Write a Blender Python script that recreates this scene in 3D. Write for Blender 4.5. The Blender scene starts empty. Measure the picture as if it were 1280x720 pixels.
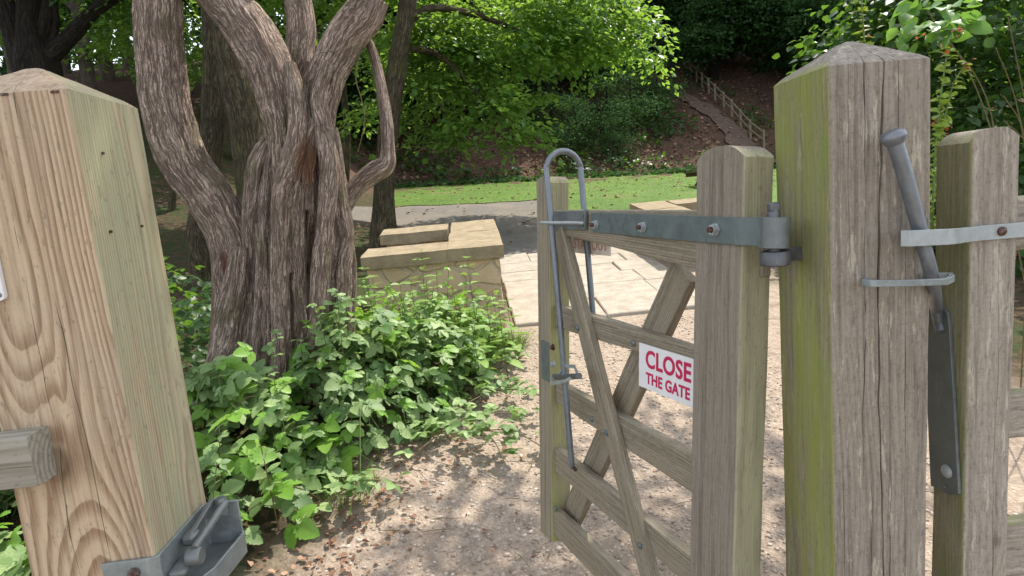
import bpy, math, random
import numpy as np
from mathutils import Vector, Matrix, noise
R = math.radians
random.seed(7)
rng = np.random.default_rng(11)
scene = bpy.context.scene
col = scene.collection

# ------------------------------------------------------------------ camera
F, PX, PY = 760.0, 640.0, 360.0            # focal length and centre in pixels of the 1280x720 photograph
cD = np.array([586 - PX, -(253 - PY), -F]); cD /= np.linalg.norm(cD)
cH = np.array([1, .09, 0.]); cH = cH - cD * (cH @ cD); cH /= np.linalg.norm(cH)
cU = np.cross(cH, cD)
CR = np.stack([cH, cD, cU])
CC = np.array([0, 0, 1.33])
cam_d = bpy.data.cameras.new('camera')
cam = bpy.data.objects.new('camera', cam_d)
col.objects.link(cam)
cam.matrix_world = Matrix(((*CR[0], CC[0]), (*CR[1], CC[1]), (*CR[2], CC[2]), (0, 0, 0, 1)))
cam_d.sensor_width = 36
cam_d.lens = 36 * F / 1280
cam_d.clip_end = 1000
cam_d.clip_start = .02
scene.camera = cam


def at(x, y, Y):
    """world point seen at pixel (x, y) of the photograph, at distance Y along the gateway axis"""
    r = CR @ np.array([x - PX, -(y - PY), -F])
    return Vector(CC + r * (Y / r[1]))


def atX(x, y, X):
    r = CR @ np.array([x - PX, -(y - PY), -F])
    return Vector(CC + r * ((X - CC[0]) / r[0]))


# ------------------------------------------------------------------ terrain
GY = np.array([-300, 1.7, 3.2, 5, 7, 14, 27, 29, 43, 60, 90, 300.])
GZ = np.array([0, 0, .12, .36, .57, 1.3, 2.05, 2.5, 9.8, 15, 20, 30.])
LY = np.array([-300, 1.7, 3.2, 5, 9, 12, 30, 45, 60, 90, 300.])
LZ = np.array([0, 0, .15, .40, .85, 1.5, 8.6, 12.5, 16, 20, 30.])


def sst(a, b, x):
    t = np.clip((np.asarray(x, float) - a) / (b - a), 0, 1)
    return t * t * (3 - 2 * t)


def gz(x, y):
    x = np.asarray(x, float); y = np.asarray(y, float)
    w = 0
    a = 0; b = 0
    for k in (-.3, 0, .3):
        a = a + np.interp(y * (1 + k * .12) + 0, GY, GZ) / 3
        b = b + np.interp(y * (1 + k * .12) + 0, LY, LZ) / 3
    left = sst(-1.8, -8, x + .09 * (y - 12)) * sst(6, 14, y)
    z = a * (1 - left) + b * left
    z = z - .035 * np.clip(x, -8, 14) * sst(6, 12, y) * (1 - sst(27, 33, y))
    z = z + .28 * np.exp(-(((x + 1.35) / 1.0) ** 2 + ((y - 3.5) / 1.1) ** 2))
    z = z + .012 * np.sin(x * 3.1 + y * 1.3) * np.sin(y * 2.3 - x) * sst(.5, 2.5, y)
    z = z + .25 * np.sin(x * .5 + 1) * np.sin(y * .43) * sst(26, 36, y)
    return z


def g(x, y):
    return float(gz(x, y))


# ------------------------------------------------------------------ node helpers
def newmat(name):
    m = bpy.data.materials.new(name); m.use_nodes = True
    nt = m.node_tree; nt.nodes.clear()
    out = nt.nodes.new('ShaderNodeOutputMaterial')
    return m, nt, out


def nd(nt, t, ins=None, **props):
    n = nt.nodes.new(t)
    for k, v in props.items():
        setattr(n, k, v)
    for k, v in (ins or {}).items():
        s = n.inputs[k]
        if isinstance(v, bpy.types.NodeSocket):
            nt.links.new(v, s)
        else:
            if s.type == 'RGBA' and len(v) == 3:
                v = (*v, 1)
            s.default_value = v
    return n


def mth(nt, op, a, b=None, c=None, clamp=False):
    n = nt.nodes.new('ShaderNodeMath'); n.operation = op; n.use_clamp = clamp
    for i, v in enumerate((a, b, c)):
        if v is None: continue
        if isinstance(v, bpy.types.NodeSocket): nt.links.new(v, n.inputs[i])
        else: n.inputs[i].default_value = v
    return n.outputs[0]


def mix(nt, f, a, b, blend='MIX'):
    n = nt.nodes.new('ShaderNodeMix'); n.data_type = 'RGBA'; n.blend_type = blend
    for i, v in ((0, f), (6, a), (7, b)):
        if isinstance(v, bpy.types.NodeSocket): nt.links.new(v, n.inputs[i])
        else: n.inputs[i].default_value = v if i == 0 else ((*v, 1) if len(v) == 3 else v)
    return n.outputs[2]


def smap(nt, x, a, b, to0=0., to1=1.):
    n = nt.nodes.new('ShaderNodeMapRange'); n.interpolation_type = 'SMOOTHSTEP'
    nt.links.new(x, n.inputs[0])
    n.inputs[1].default_value = a; n.inputs[2].default_value = b
    n.inputs[3].default_value = to0; n.inputs[4].default_value = to1
    return n.outputs[0]


def scaled(nt, v, s, off=(0, 0, 0)):
    n = nd(nt, 'ShaderNodeMapping', {'Vector': v, 'Scale': s, 'Location': off})
    return n.outputs[0]


def noi(nt, v, scale=1., detail=4., rough=.55, dist=0.):
    return nd(nt, 'ShaderNodeTexNoise', {'Vector': v, 'Scale': scale, 'Detail': detail, 'Roughness': rough, 'Distortion': dist}).outputs[0]


def vor(nt, v, scale=1., feature='F1', rand=1.):
    n = nt.nodes.new('ShaderNodeTexVoronoi'); n.feature = feature
    nt.links.new(v, n.inputs['Vector']); n.inputs['Scale'].default_value = scale
    n.inputs['Randomness'].default_value = rand
    return n


def bump(nt, h, strength=.5, dist=.01, normal=None):
    ins = {'Height': h, 'Strength': strength, 'Distance': dist}
    if normal is not None: ins['Normal'] = normal
    return nd(nt, 'ShaderNodeBump', ins).outputs[0]


def pbsdf(nt, out, color, rough=.8, normal=None, metal=0., spec=.35):
    ins = {'Base Color': color, 'Roughness': rough, 'Metallic': metal, 'Specular IOR Level': spec}
    if normal is not None: ins['Normal'] = normal
    p = nd(nt, 'ShaderNodeBsdfPrincipled', ins)
    if out is not None: nt.links.new(p.outputs[0], out.inputs[0])
    return p


def ocoord(nt):
    return nd(nt, 'ShaderNodeTexCoord').outputs['Object']


# ------------------------------------------------------------------ materials
def wood(name, early, late, grey, pith=(.3, .0), freq=75., warp=.03, greyamt=.3, algae=None, algae_dir=None, algae_amt=.0,
         pale=None, pale_amt=0., ringmix=1., ripple=.012, lean=(0, 0), knots=(), saw=0., algae_at=None):
    """timber: growth rings round an off-centre pith along local Z, fibres, weathering, algae"""
    m, nt, out = newmat(name)
    p = ocoord(nt)
    sep = nd(nt, 'ShaderNodeSeparateXYZ', {0: p}).outputs
    wv = nd(nt, 'ShaderNodeTexNoise', {'Vector': scaled(nt, p, (1.6, 1.6, .85)), 'Scale': 2., 'Detail': 1., 'Roughness': .4})
    ws = nd(nt, 'ShaderNodeSeparateXYZ', {0: wv.outputs[1]}).outputs
    rp = noi(nt, scaled(nt, p, (12, 12, 2.6)), 1., 3., .5)
    x = mth(nt, 'ADD', sep[0], mth(nt, 'MULTIPLY', mth(nt, 'SUBTRACT', ws[0], .5), warp))
    y = mth(nt, 'ADD', sep[1], mth(nt, 'MULTIPLY', mth(nt, 'SUBTRACT', ws[1], .5), warp))
    x = mth(nt, 'SUBTRACT', mth(nt, 'ADD', x, mth(nt, 'MULTIPLY', sep[2], lean[0])), pith[0])
    y = mth(nt, 'SUBTRACT', mth(nt, 'ADD', y, mth(nt, 'MULTIPLY', sep[2], lean[1])), pith[1])
    r = mth(nt, 'SQRT', mth(nt, 'ADD', mth(nt, 'MULTIPLY', x, x), mth(nt, 'MULTIPLY', y, y)))
    r = mth(nt, 'ADD', r, mth(nt, 'MULTIPLY', rp, ripple))
    kmask = None
    for (kx, ky, kz, ks) in knots:
        dv = nd(nt, 'ShaderNodeVectorMath', {0: p, 1: (kx, ky, kz)}, operation='SUBTRACT').outputs[0]
        dl = nd(nt, 'ShaderNodeVectorMath', {0: scaled(nt, dv, (1, 1, .42))}, operation='LENGTH').outputs['Value']
        bulge = smap(nt, dl, 0, ks * 2.2, 1, 0)
        r = mth(nt, 'ADD', r, mth(nt, 'MULTIPLY', bulge, .018))
        kd = smap(nt, nd(nt, 'ShaderNodeVectorMath', {0: scaled(nt, dv, (1, 1, .7))}, operation='LENGTH').outputs['Value'], ks * .25, ks * .5, 1, 0)
        kmask = kd if kmask is None else mth(nt, 'MAXIMUM', kmask, kd)
    f = mth(nt, 'FRACT', mth(nt, 'MULTIPLY', r, freq))
    lw = mth(nt, 'MULTIPLY', smap(nt, f, .25, .86), smap(nt, f, .9, 1., 1, 0))
    lw = mth(nt, 'MULTIPLY', lw, ringmix)
    fib = noi(nt, scaled(nt, p, (420, 420, 9)), 1., 3., .6)
    fib2 = noi(nt, scaled(nt, p, (90, 90, 2.5)), 1., 3., .6)
    big = noi(nt, scaled(nt, p, (7, 7, 3)), 1., 4., .6)
    c = mix(nt, lw, early, late)
    c = mix(nt, mth(nt, 'MULTIPLY', smap(nt, big, .35, .7), greyamt), c, grey)
    c = mix(nt, smap(nt, fib2, .42, .72, 0, .6), c, tuple(v * .62 for v in late))
    c = mix(nt, smap(nt, fib, .4, .75, 0, .35), c, tuple(v * 1.25 for v in early))
    if kmask is not None:
        c = mix(nt, mth(nt, 'MULTIPLY', kmask, .7), c, tuple(v * .5 for v in late))
    if saw:
        sw = noi(nt, scaled(nt, p, (70, 70, 230)), 1., 3., .6, 1.5); pit = noi(nt, scaled(nt, p, (190, 190, 45)), 1., 3., .65)
        c = mix(nt, smap(nt, sw, .45, .72, 0, saw), c, tuple(v * .75 for v in late))
        c = mix(nt, smap(nt, pit, .55, .68, 0, saw * 1.2), c, tuple(v * .55 for v in late))
        c = mix(nt, smap(nt, pit, .45, .32, 0, saw * .8), c, tuple(min(1, v * 1.35) for v in grey))
    if pale is not None:
        pm = noi(nt, scaled(nt, p, (44, 44, 6)), 1., 6., .8)
        c = mix(nt, smap(nt, pm, .56, .62, 0, pale_amt), c, pale)
    if algae is not None:
        am = noi(nt, scaled(nt, p, (16, 16, 4)), 1., 5., .65)
        fac = smap(nt, am, .28, .62)
        if algae_dir is not None:
            nrm = nd(nt, 'ShaderNodeTexCoord').outputs['Normal']
            dt = nd(nt, 'ShaderNodeVectorMath', {0: nrm, 1: algae_dir}, operation='DOT_PRODUCT').outputs['Value']
            am2 = noi(nt, scaled(nt, p, (60, 60, 5)), 1., 4., .7)
            if algae_at:
                dp = nd(nt, 'ShaderNodeVectorMath', {0: p, 1: algae_dir}, operation='DOT_PRODUCT').outputs['Value']
                dt = mth(nt, 'MULTIPLY', dt, smap(nt, dp, algae_at - .004, algae_at))
            fac = mth(nt, 'MULTIPLY', mth(nt, 'ADD', mth(nt, 'MULTIPLY', fac, .75), .2), mth(nt, 'MULTIPLY', smap(nt, dt, .3, .8), smap(nt, am2, .25, .6, .55, 1.)))
        c = mix(nt, mth(nt, 'MULTIPLY', fac, algae_amt), c, algae)
        sp = noi(nt, scaled(nt, p, (150, 150, 60)), 1., 2., .6)
        c = mix(nt, smap(nt, sp, .62, .7, 0, .35), c, (.10, .09, .05))
    h = mth(nt, 'ADD', mth(nt, 'MULTIPLY', lw, .5), mth(nt, 'ADD', mth(nt, 'MULTIPLY', fib, .5), mth(nt, 'MULTIPLY', fib2, .6)))
    pbsdf(nt, out, c, .82, bump(nt, h, .55, .0022), spec=.25)
    return m


def galv(name, base=(.165, .195, .19), dark=.7, metal=.55, rough=.46, rust=0.):
    m, nt, out = newmat(name)
    p = ocoord(nt)
    sp = vor(nt, p, 220.)
    n = noi(nt, p, 55., 5., .65)
    big = noi(nt, p, 12., 3., .6)
    c = mix(nt, smap(nt, n, .3, .75), tuple(v * dark for v in base), base)
    c = mix(nt, mth(nt, 'MULTIPLY', sp.outputs['Distance'], .25), c, tuple(min(1, v * 1.35) for v in base))
    c = mix(nt, smap(nt, big, .5, .72, 0, .5), c, tuple(v * .55 for v in base))
    strk = noi(nt, scaled(nt, p, (60, 60, 9)), 1., 4., .7)
    c = mix(nt, smap(nt, strk, .58, .72, 0, .4), c, tuple(min(1, v * 1.5) for v in base))
    c = mix(nt, smap(nt, noi(nt, p, 34., 5., .75), .64, .74, 0, .4), c, (.13, .075, .045))
    if rust:
        rn = noi(nt, p, 90., 4., .7)
        c = mix(nt, smap(nt, rn, .55 - rust * .3, .66 - rust * .3), c, (.095, .04, .026))
    rr = smap(nt, n, .3, .7, rough - .1, rough + .14)
    pbsdf(nt, out, c, rr, bump(nt, n, .12, .002), metal=metal, spec=.5)
    return m


def leafmat(name, c1, c2, trans=.35, tcol=None, rough=.42, spec=.4, scale=90.):
    m, nt, out = newmat(name)
    rnd = nd(nt, 'ShaderNodeNewGeometry').outputs['Random Per Island']
    p = ocoord(nt)
    n = noi(nt, p, scale, 2., .6)
    c = mix(nt, rnd, c1, c2)
    c = mix(nt, smap(nt, n, .45, .7, 0, .35), c, tuple(v * .65 for v in c1))
    big = noi(nt, p, 2.1, 2., .5)
    c = mix(nt, smap(nt, big, .35, .7, 0, .45), c, tuple(v * .72 for v in c1))
    b = pbsdf(nt, None, c, rough, bump(nt, n, .25, .002), spec=spec)
    tc = tcol or tuple(min(1, v * 1.6) for v in c2)
    t = nd(nt, 'ShaderNodeBsdfTranslucent', {'Color': mix(nt, .55, c, tc)})
    ms = nd(nt, 'ShaderNodeMixShader', {0: trans, 1: b.outputs[0], 2: t.outputs[0]})
    nt.links.new(ms.outputs[0], out.inputs[0])
    return m


def barkmat(name, base, dark, pale, scale=1., green=None, green_amt=0., rot=None):
    m, nt, out = newmat(name)
    uv = nd(nt, 'ShaderNodeTexCoord').outputs['UV']
    ob = ocoord(nt)
    w = noi(nt, scaled(nt, uv, (9, 5, 1)), 1., 2., .5)
    w2 = noi(nt, scaled(nt, uv, (40, 22, 1)), 1., 2., .5)
    dx = mth(nt, 'ADD', mth(nt, 'MULTIPLY', mth(nt, 'SUBTRACT', w, .5), .05), mth(nt, 'MULTIPLY', mth(nt, 'SUBTRACT', w2, .5), .012))
    uvw = nd(nt, 'ShaderNodeVectorMath', {0: uv, 1: nd(nt, 'ShaderNodeCombineXYZ', {0: dx, 1: mth(nt, 'MULTIPLY', mth(nt, 'SUBTRACT', w2, .5), .06)}).outputs[0]}, operation='ADD').outputs[0]
    fn = noi(nt, scaled(nt, uvw, (88 * scale, 4.2 * scale, 1)), 1., 4., .68)
    furrow = smap(nt, mth(nt, 'ABSOLUTE', mth(nt, 'SUBTRACT', fn, .5)), 0., .06)
    ve = vor(nt, scaled(nt, uvw, (64 * scale, 30 * scale, 1)), 1., 'DISTANCE_TO_EDGE')
    crack = mth(nt, 'ADD', mth(nt, 'MULTIPLY', smap(nt, ve.outputs['Distance'], .0, .12), .45), .55)
    crack = mth(nt, 'MULTIPLY', crack, furrow)
    st = noi(nt, scaled(nt, uvw, (110 * scale, 14 * scale, 1)), 1., 5., .65)
    fine = noi(nt, scaled(nt, uvw, (320 * scale, 110 * scale, 1)), 1., 3., .6)
    cm = vor(nt, scaled(nt, uvw, (64 * scale, 30 * scale, 1)), 1., 'F1')
    crnd = nd(nt, 'ShaderNodeSeparateColor', {0: cm.outputs['Color']}).outputs[0]
    big = noi(nt, ob, 3.2, 4., .6)
    c = mix(nt, smap(nt, st, .3, .7), base, pale)
    c = mix(nt, mth(nt, 'MULTIPLY', crnd, .35), c, tuple(v * .72 for v in base))
    c = mix(nt, smap(nt, big, .4, .7, 0, .5), c, tuple(v * .75 for v in base))
    c = mix(nt, mth(nt, 'MULTIPLY', mth(nt, 'SUBTRACT', 1., crack), .8), c, dark)
    c = mix(nt, smap(nt, st, .2, .40, .35, 0), c, dark)
    if green is not None:
        gm = noi(nt, ob, 4.2, 5., .65)
        c = mix(nt, mth(nt, 'MULTIPLY', smap(nt, gm, .50, .66), green_amt), c, green)
    if rot is not None:
        for (rp, rad, rc) in rot:
            dv = nd(nt, 'ShaderNodeVectorMath', {0: ob, 1: rp}, operation='SUBTRACT').outputs[0]
            dl = nd(nt, 'ShaderNodeVectorMath', {0: scaled(nt, dv, (1, .6, .45))}, operation='LENGTH').outputs['Value']
            dl = mth(nt, 'ADD', dl, mth(nt, 'MULTIPLY', mth(nt, 'SUBTRACT', st, .5), rad * .8))
            c = mix(nt, smap(nt, dl, rad * .4, rad, .85, 0), c, rc)
    h = mth(nt, 'ADD', mth(nt, 'MULTIPLY', crack, .6), mth(nt, 'ADD', mth(nt, 'MULTIPLY', st, 1.1), mth(nt, 'MULTIPLY', fine, .3)))
    pbsdf(nt, out, c, .9, bump(nt, h, 1., .014 / scale), spec=.12)
    return m


def plain(name, c, rough=.6, var=.25, scale=60., metal=0., b=.2):
    m, nt, out = newmat(name)
    p = ocoord(nt)
    n = noi(nt, p, scale, 4., .6)
    cc = mix(nt, smap(nt, n, .3, .7), tuple(v * (1 - var) for v in c), c)
    pbsdf(nt, out, cc, rough, bump(nt, n, b, .002), metal=metal)
    return m


def groundmat():
    m, nt, out = newmat('soil and litter')
    p = ocoord(nt)
    s = nd(nt, 'ShaderNodeSeparateXYZ', {0: p}).outputs
    n1 = noi(nt, p, 2.2, 5., .6)
    n2 = noi(nt, p, 28., 5., .7)
    grit = vor(nt, p, 75.)
    grit2 = vor(nt, p, 150.)
    gr = nd(nt, 'ShaderNodeSeparateColor', {0: grit.outputs['Color']}).outputs[0]
    gr2 = nd(nt, 'ShaderNodeSeparateColor', {0: grit2.outputs['Color']}).outputs[1]
    lftx = mth(nt, 'SUBTRACT', s[0], mth(nt, 'MULTIPLY', s[1], .3))
    path = mix(nt, gr, (.30, .24, .185), (.43, .36, .29))
    path = mix(nt, mth(nt, 'MULTIPLY', gr2, .4), path, (.24, .17, .13))
    path = mix(nt, smap(nt, n2, .42, .66, 0, .6), path, (.22, .165, .125))
    n3 = noi(nt, p, 6., 5., .7)
    path = mix(nt, smap(nt, n3, .5, .68, 0, .55), path, (.25, .19, .145))
    path = mix(nt, smap(nt, mth(nt, 'ADD', n3, mth(nt, 'MULTIPLY', lftx, .14)), .6, .85, 0, .7), path, (.15, .115, .09))
    flake = vor(nt, scaled(nt, p, (26, 26, 26)), 1.)
    fr = nd(nt, 'ShaderNodeSeparateColor', {0: flake.outputs['Color']}).outputs
    lit = mix(nt, fr[0], (.032, .025, .014), (.11, .075, .042))
    lit = mix(nt, smap(nt, n2, .45, .65, 0, .6), lit, (.03, .022, .015))
    moss = mix(nt, smap(nt, n1, .42, .62, 0, .85), lit, (.03, .05, .014))
    earth = mix(nt, fr[1], (.06, .034, .023), (.135, .082, .056))
    earth = mix(nt, smap(nt, n2, .42, .66, 0, .6), earth, (.06, .033, .022))
    earth = mix(nt, smap(nt, n1, .52, .68, 0, .6), earth, (.05, .06, .02))
    # worn path: between the bushes on the left and the hedge on the right
    lft = mth(nt, 'SUBTRACT', s[0], mth(nt, 'ADD', -1.62, mth(nt, 'MULTIPLY', s[1], .36)))
    lft = mth(nt, 'ADD', lft, mth(nt, 'MULTIPLY', mth(nt, 'SUBTRACT', n1, .5), .5))
    pm = mth(nt, 'MULTIPLY', smap(nt, lft, -.2, .3), smap(nt, mth(nt, 'ADD', s[0], mth(nt, 'MULTIPLY', n1, .8)), 2.9, 3.5, 1, 0))
    pm = mth(nt, 'MULTIPLY', pm, smap(nt, s[1], 12., 13., 1, 0))
    c = mix(nt, smap(nt, s[1], 18, 24), moss, earth)
    c = mix(nt, pm, c, path)
    h = mth(nt, 'ADD', mth(nt, 'MULTIPLY', grit.outputs['Distance'], .4), n2)
    pbsdf(nt, out, c, .95, bump(nt, h, .8, .012), spec=.15)
    return m


def stonemat(name, a, b, dark, mortar=None, sc=1.):
    m, nt, out = newmat(name)
    p = ocoord(nt)
    n = noi(nt, p, 9. * sc, 6., .65)
    f = noi(nt, p, 70. * sc, 4., .7)
    c = mix(nt, smap(nt, n, .3, .7), a, b)
    h = mth(nt, 'ADD', f, n)
    if mortar:
        wv = nd(nt, 'ShaderNodeTexNoise', {'Vector': p, 'Scale': 5., 'Detail': 3.}).outputs[1]
        pw = nd(nt, 'ShaderNodeVectorMath', {0: p, 1: nd(nt, 'ShaderNodeVectorMath', {0: wv, 1: (.09, .09, .09)}, operation='MULTIPLY').outputs[0]}, operation='ADD').outputs[0]
        sv = scaled(nt, pw, (3.6, 3.6, 5.6))
        e = vor(nt, sv, 1., 'DISTANCE_TO_EDGE')
        cc = nd(nt, 'ShaderNodeSeparateColor', {0: vor(nt, sv, 1.).outputs['Color']}).outputs
        c = mix(nt, mth(nt, 'MULTIPLY', cc[0], .45), c, tuple(v * .68 for v in a))
        c = mix(nt, mth(nt, 'MULTIPLY', cc[1], .35), c, (.42, .26, .15))
        ed = smap(nt, e.outputs['Distance'], .02, .09)
        c = mix(nt, ed, mortar, c)
        h = mth(nt, 'ADD', mth(nt, 'MULTIPLY', ed, 2.2), h)
    c = mix(nt, smap(nt, f, .55, .75, 0, .5), c, dark)
    pbsdf(nt, out, c, .9, bump(nt, h, .7, .012), spec=.2)
    return m


W_LEFT = wood('new pine', (.545, .405, .27), (.275, .17, .098), (.42, .355, .275), pith=(-.012, .035), freq=230., warp=.045, greyamt=.4, ripple=.012, lean=(.0, -.012),
              algae=(.30, .335, .20), algae_dir=(1, 0, .15), algae_amt=.75, saw=.1, algae_at=.078, knots=((-.02, -.09, 1.06, .05), (-.03, -.09, .72, .03)))
W_RIGHT = wood('old weathered oak', (.285, .24, .19), (.13, .105, .082), (.34, .30, .25), pith=(.25, .2), freq=130., warp=.03, greyamt=.5, pale=(.56, .48, .37), pale_amt=.55, saw=.3,
               algae=(.25, .275, .06), algae_dir=(-1, 0, .0), algae_amt=.9, ringmix=.4, algae_at=.078)
W_STILE = wood('weathered stile', (.27, .225, .175), (.15, .118, .088), (.29, .255, .21), pith=(.09, .03), freq=150., warp=.06, greyamt=.5,
               algae=(.43, .42, .25), algae_dir=(1, 0, .0), algae_amt=.85, ringmix=.38, saw=.2, knots=((.0, .04, .78, .03), (.01, .04, .58, .025)))
W_GATE = wood('weathered gate rail', (.32, .262, .195), (.16, .125, .09), (.31, .275, .225), pith=(.07, .05), freq=190., warp=.02, greyamt=.5,
              algae=(.20, .22, .09), algae_amt=.12, ringmix=.75, saw=.3)
W_FAR = wood('yellowed post', (.31, .265, .195), (.18, .145, .10), (.30, .26, .19), pith=(.12, .1), freq=150., warp=.03, greyamt=.4, algae=(.36, .37, .14), algae_dir=(1, 0, 0), algae_amt=.8, ringmix=.7)
W_FIELD = wood('pale grey stile', (.34, .29, .235), (.20, .16, .125), (.36, .32, .27), pith=(.08, .1), freq=170., warp=.03, greyamt=.5, pale=(.58, .52, .42), pale_amt=.5, saw=.35,
               algae=(.19, .205, .075), algae_dir=(-1, 0, 0), algae_amt=.9, ringmix=.4, knots=((.02, -.05, .62, .03),))
W_RAILEND = wood('silvered rail', (.36, .32, .27), (.20, .165, .13), (.40, .37, .33), pith=(.02, .05), freq=110., warp=.04, greyamt=.6, algae=(.24, .25, .15), algae_amt=.3)
GALV = galv('galvanised steel')
GALV_M = galv('mid galvanised steel', (.30, .335, .335))
GALV_L = galv('bright galvanised steel', (.40, .43, .43), .8, .4, .5)
GALV_D = galv('dull galvanised steel', (.19, .21, .205), .7, .5, .5)
IRON = galv('dark iron', (.17, .17, .18), .6, .6, .5)
RUSTY = galv('rusty bolt', (.16, .15, .15), .7, .4, .6, rust=.55)
BLUEGREY = galv('blue grey steel', (.20, .215, .235), .75, .5, .42)
TX = at(350, 480, 3.4); TX.z = g(TX.x, TX.y)
BARK = barkmat('furrowed bark', (.45, .34, .27), (.12, .075, .055), (.60, .475, .39), 1., green=(.16, .15, .065), green_amt=.45,
               rot=((at(385, 205, 3.12) - TX, .075, (.19, .085, .045)), (at(283, 330, 3.2) - TX, .04, (.15, .06, .04))))
BARK_MOSS = barkmat('mossy bark', (.115, .095, .06), (.03, .024, .016), (.19, .16, .10), .7, green=(.10, .105, .035), green_amt=.7)
BARK_DARK = barkmat('dark bark', (.035, .03, .024), (.012, .01, .008), (.06, .05, .04), .6)
BARK_MID = barkmat('grey bark', (.16, .125, .105), (.05, .035, .03), (.24, .20, .17), .6)
LEAF_BRAM = leafmat('bramble leaf', (.085, .175, .05), (.38, .50, .21), .32, (.34, .54, .10), .55, .4)
LEAF_NET = leafmat('nettle leaf', (.16, .28, .06), (.30, .44, .12), .35, (.34, .52, .07), .5, .3)
LEAF_PALE = leafmat('young bramble leaf', (.15, .32, .04), (.27, .46, .09), .38, (.38, .6, .06), .45, .35)
LEAF_BEECH = leafmat('beech leaf', (.05, .13, .03), (.135, .255, .045), .5, (.42, .65, .07), .4, .45)
LEAF_DARK = leafmat('dark evergreen leaf', (.025, .068, .024), (.085, .165, .05), .25, (.10, .22, .03), .68, .06)
LEAF_MID = leafmat('woodland leaf', (.025, .065, .018), (.06, .13, .028), .42, (.22, .42, .03), .42, .4)
LEAF_SHRUB = leafmat('shrub leaf', (.09, .21, .05), (.22, .40, .10), .4, (.30, .55, .05), .38, .45)
LEAF_SHOOT = leafmat('yellow green shoot leaf', (.16, .27, .03), (.28, .38, .05), .4, (.5, .62, .06), .45, .4)
LEAF_RED = leafmat('red young leaf', (.35, .06, .02), (.55, .16, .03), .3, (.7, .2, .05), .45, .4)
LEAF_DEAD = leafmat('dead leaf', (.14, .075, .05), (.40, .25, .17), .1, (.3, .16, .07), .8, .1)
GRASSM = leafmat('grass blade', (.075, .16, .018), (.15, .25, .032), .3, (.32, .5, .05), .55, .25, 20.)
STEM = plain('bramble stem', (.16, .13, .06), .7)
STEM_G = plain('green stem', (.13, .19, .05), .6)
STONE_W = stonemat('sandstone rubble', (.56, .43, .27), (.66, .52, .345), (.24, .17, .11), mortar=(.46, .37, .26))
STONE_C = stonemat('sandstone coping', (.225, .18, .115), (.33, .265, .175), (.14, .11, .07))
STONE_S = stonemat('paving stone', (.31, .27, .22), (.43, .375, .31), (.20, .16, .125), sc=.9)
SIGN_W = plain('white sign sheet', (.80, .78, .78), .35, .06, 30., b=.05)
SIGN_F = plain('faded board', (.72, .62, .54), .7, .2, 40.)
RED = plain('crimson lettering', (.55, .02, .10), .45, .1)
RED_F = plain('faded red lettering', (.55, .30, .23), .7, .25, 200.)


# ------------------------------------------------------------------ object helpers
def tag(o, label=None, cat=None, group=None, kind=None):
    if label: o['label'] = label
    if cat: o['category'] = cat
    if group: o['group'] = group
    if kind: o['kind'] = kind
    return o


def empty(name, loc=(0, 0, 0), label=None, cat=None, group=None, M=None):
    o = bpy.data.objects.new(name, None); col.objects.link(o)
    o.empty_display_size = .1
    if M is not None: o.matrix_world = M
    else: o.location = loc
    return tag(o, label, cat, group)


def link(name, me, parent=None, M=None, loc=None):
    o = bpy.data.objects.new(name, me); col.objects.link(o)
    if parent: o.parent = parent
    if M is not None: o.matrix_basis = M
    if loc is not None: o.location = loc
    return o


def kids(o):
    return [c for c in bpy.data.objects if c.parent == o]


def copy_tree(o, parent=None):
    c = o.copy(); col.objects.link(c); c.parent = parent
    for ch in kids(o): copy_tree(ch, c)
    return c


def mesh_np(name, V, T, mat, uv=None, smooth=False):
    """V (n,3), T (m,k) all polygons with k corners"""
    me = bpy.data.meshes.new(name)
    V = np.ascontiguousarray(V, np.float32); T = np.ascontiguousarray(T, np.int32)
    k = T.shape[1]
    me.vertices.add(len(V)); me.vertices.foreach_set('co', V.ravel())
    me.loops.add(T.size); me.loops.foreach_set('vertex_index', T.ravel())
    me.polygons.add(len(T)); me.polygons.foreach_set('loop_start', np.arange(0, T.size, k, dtype=np.int32))
    if smooth: me.polygons.foreach_set('use_smooth', np.ones(len(T), bool))
    if uv is not None:
        l = me.uv_layers.new(name='UVMap')
        l.data.foreach_set('uv', np.ascontiguousarray(uv[T.ravel()], np.float32).ravel())
    me.update(calc_edges=True)
    me.materials.append(mat)
    return me


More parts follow.
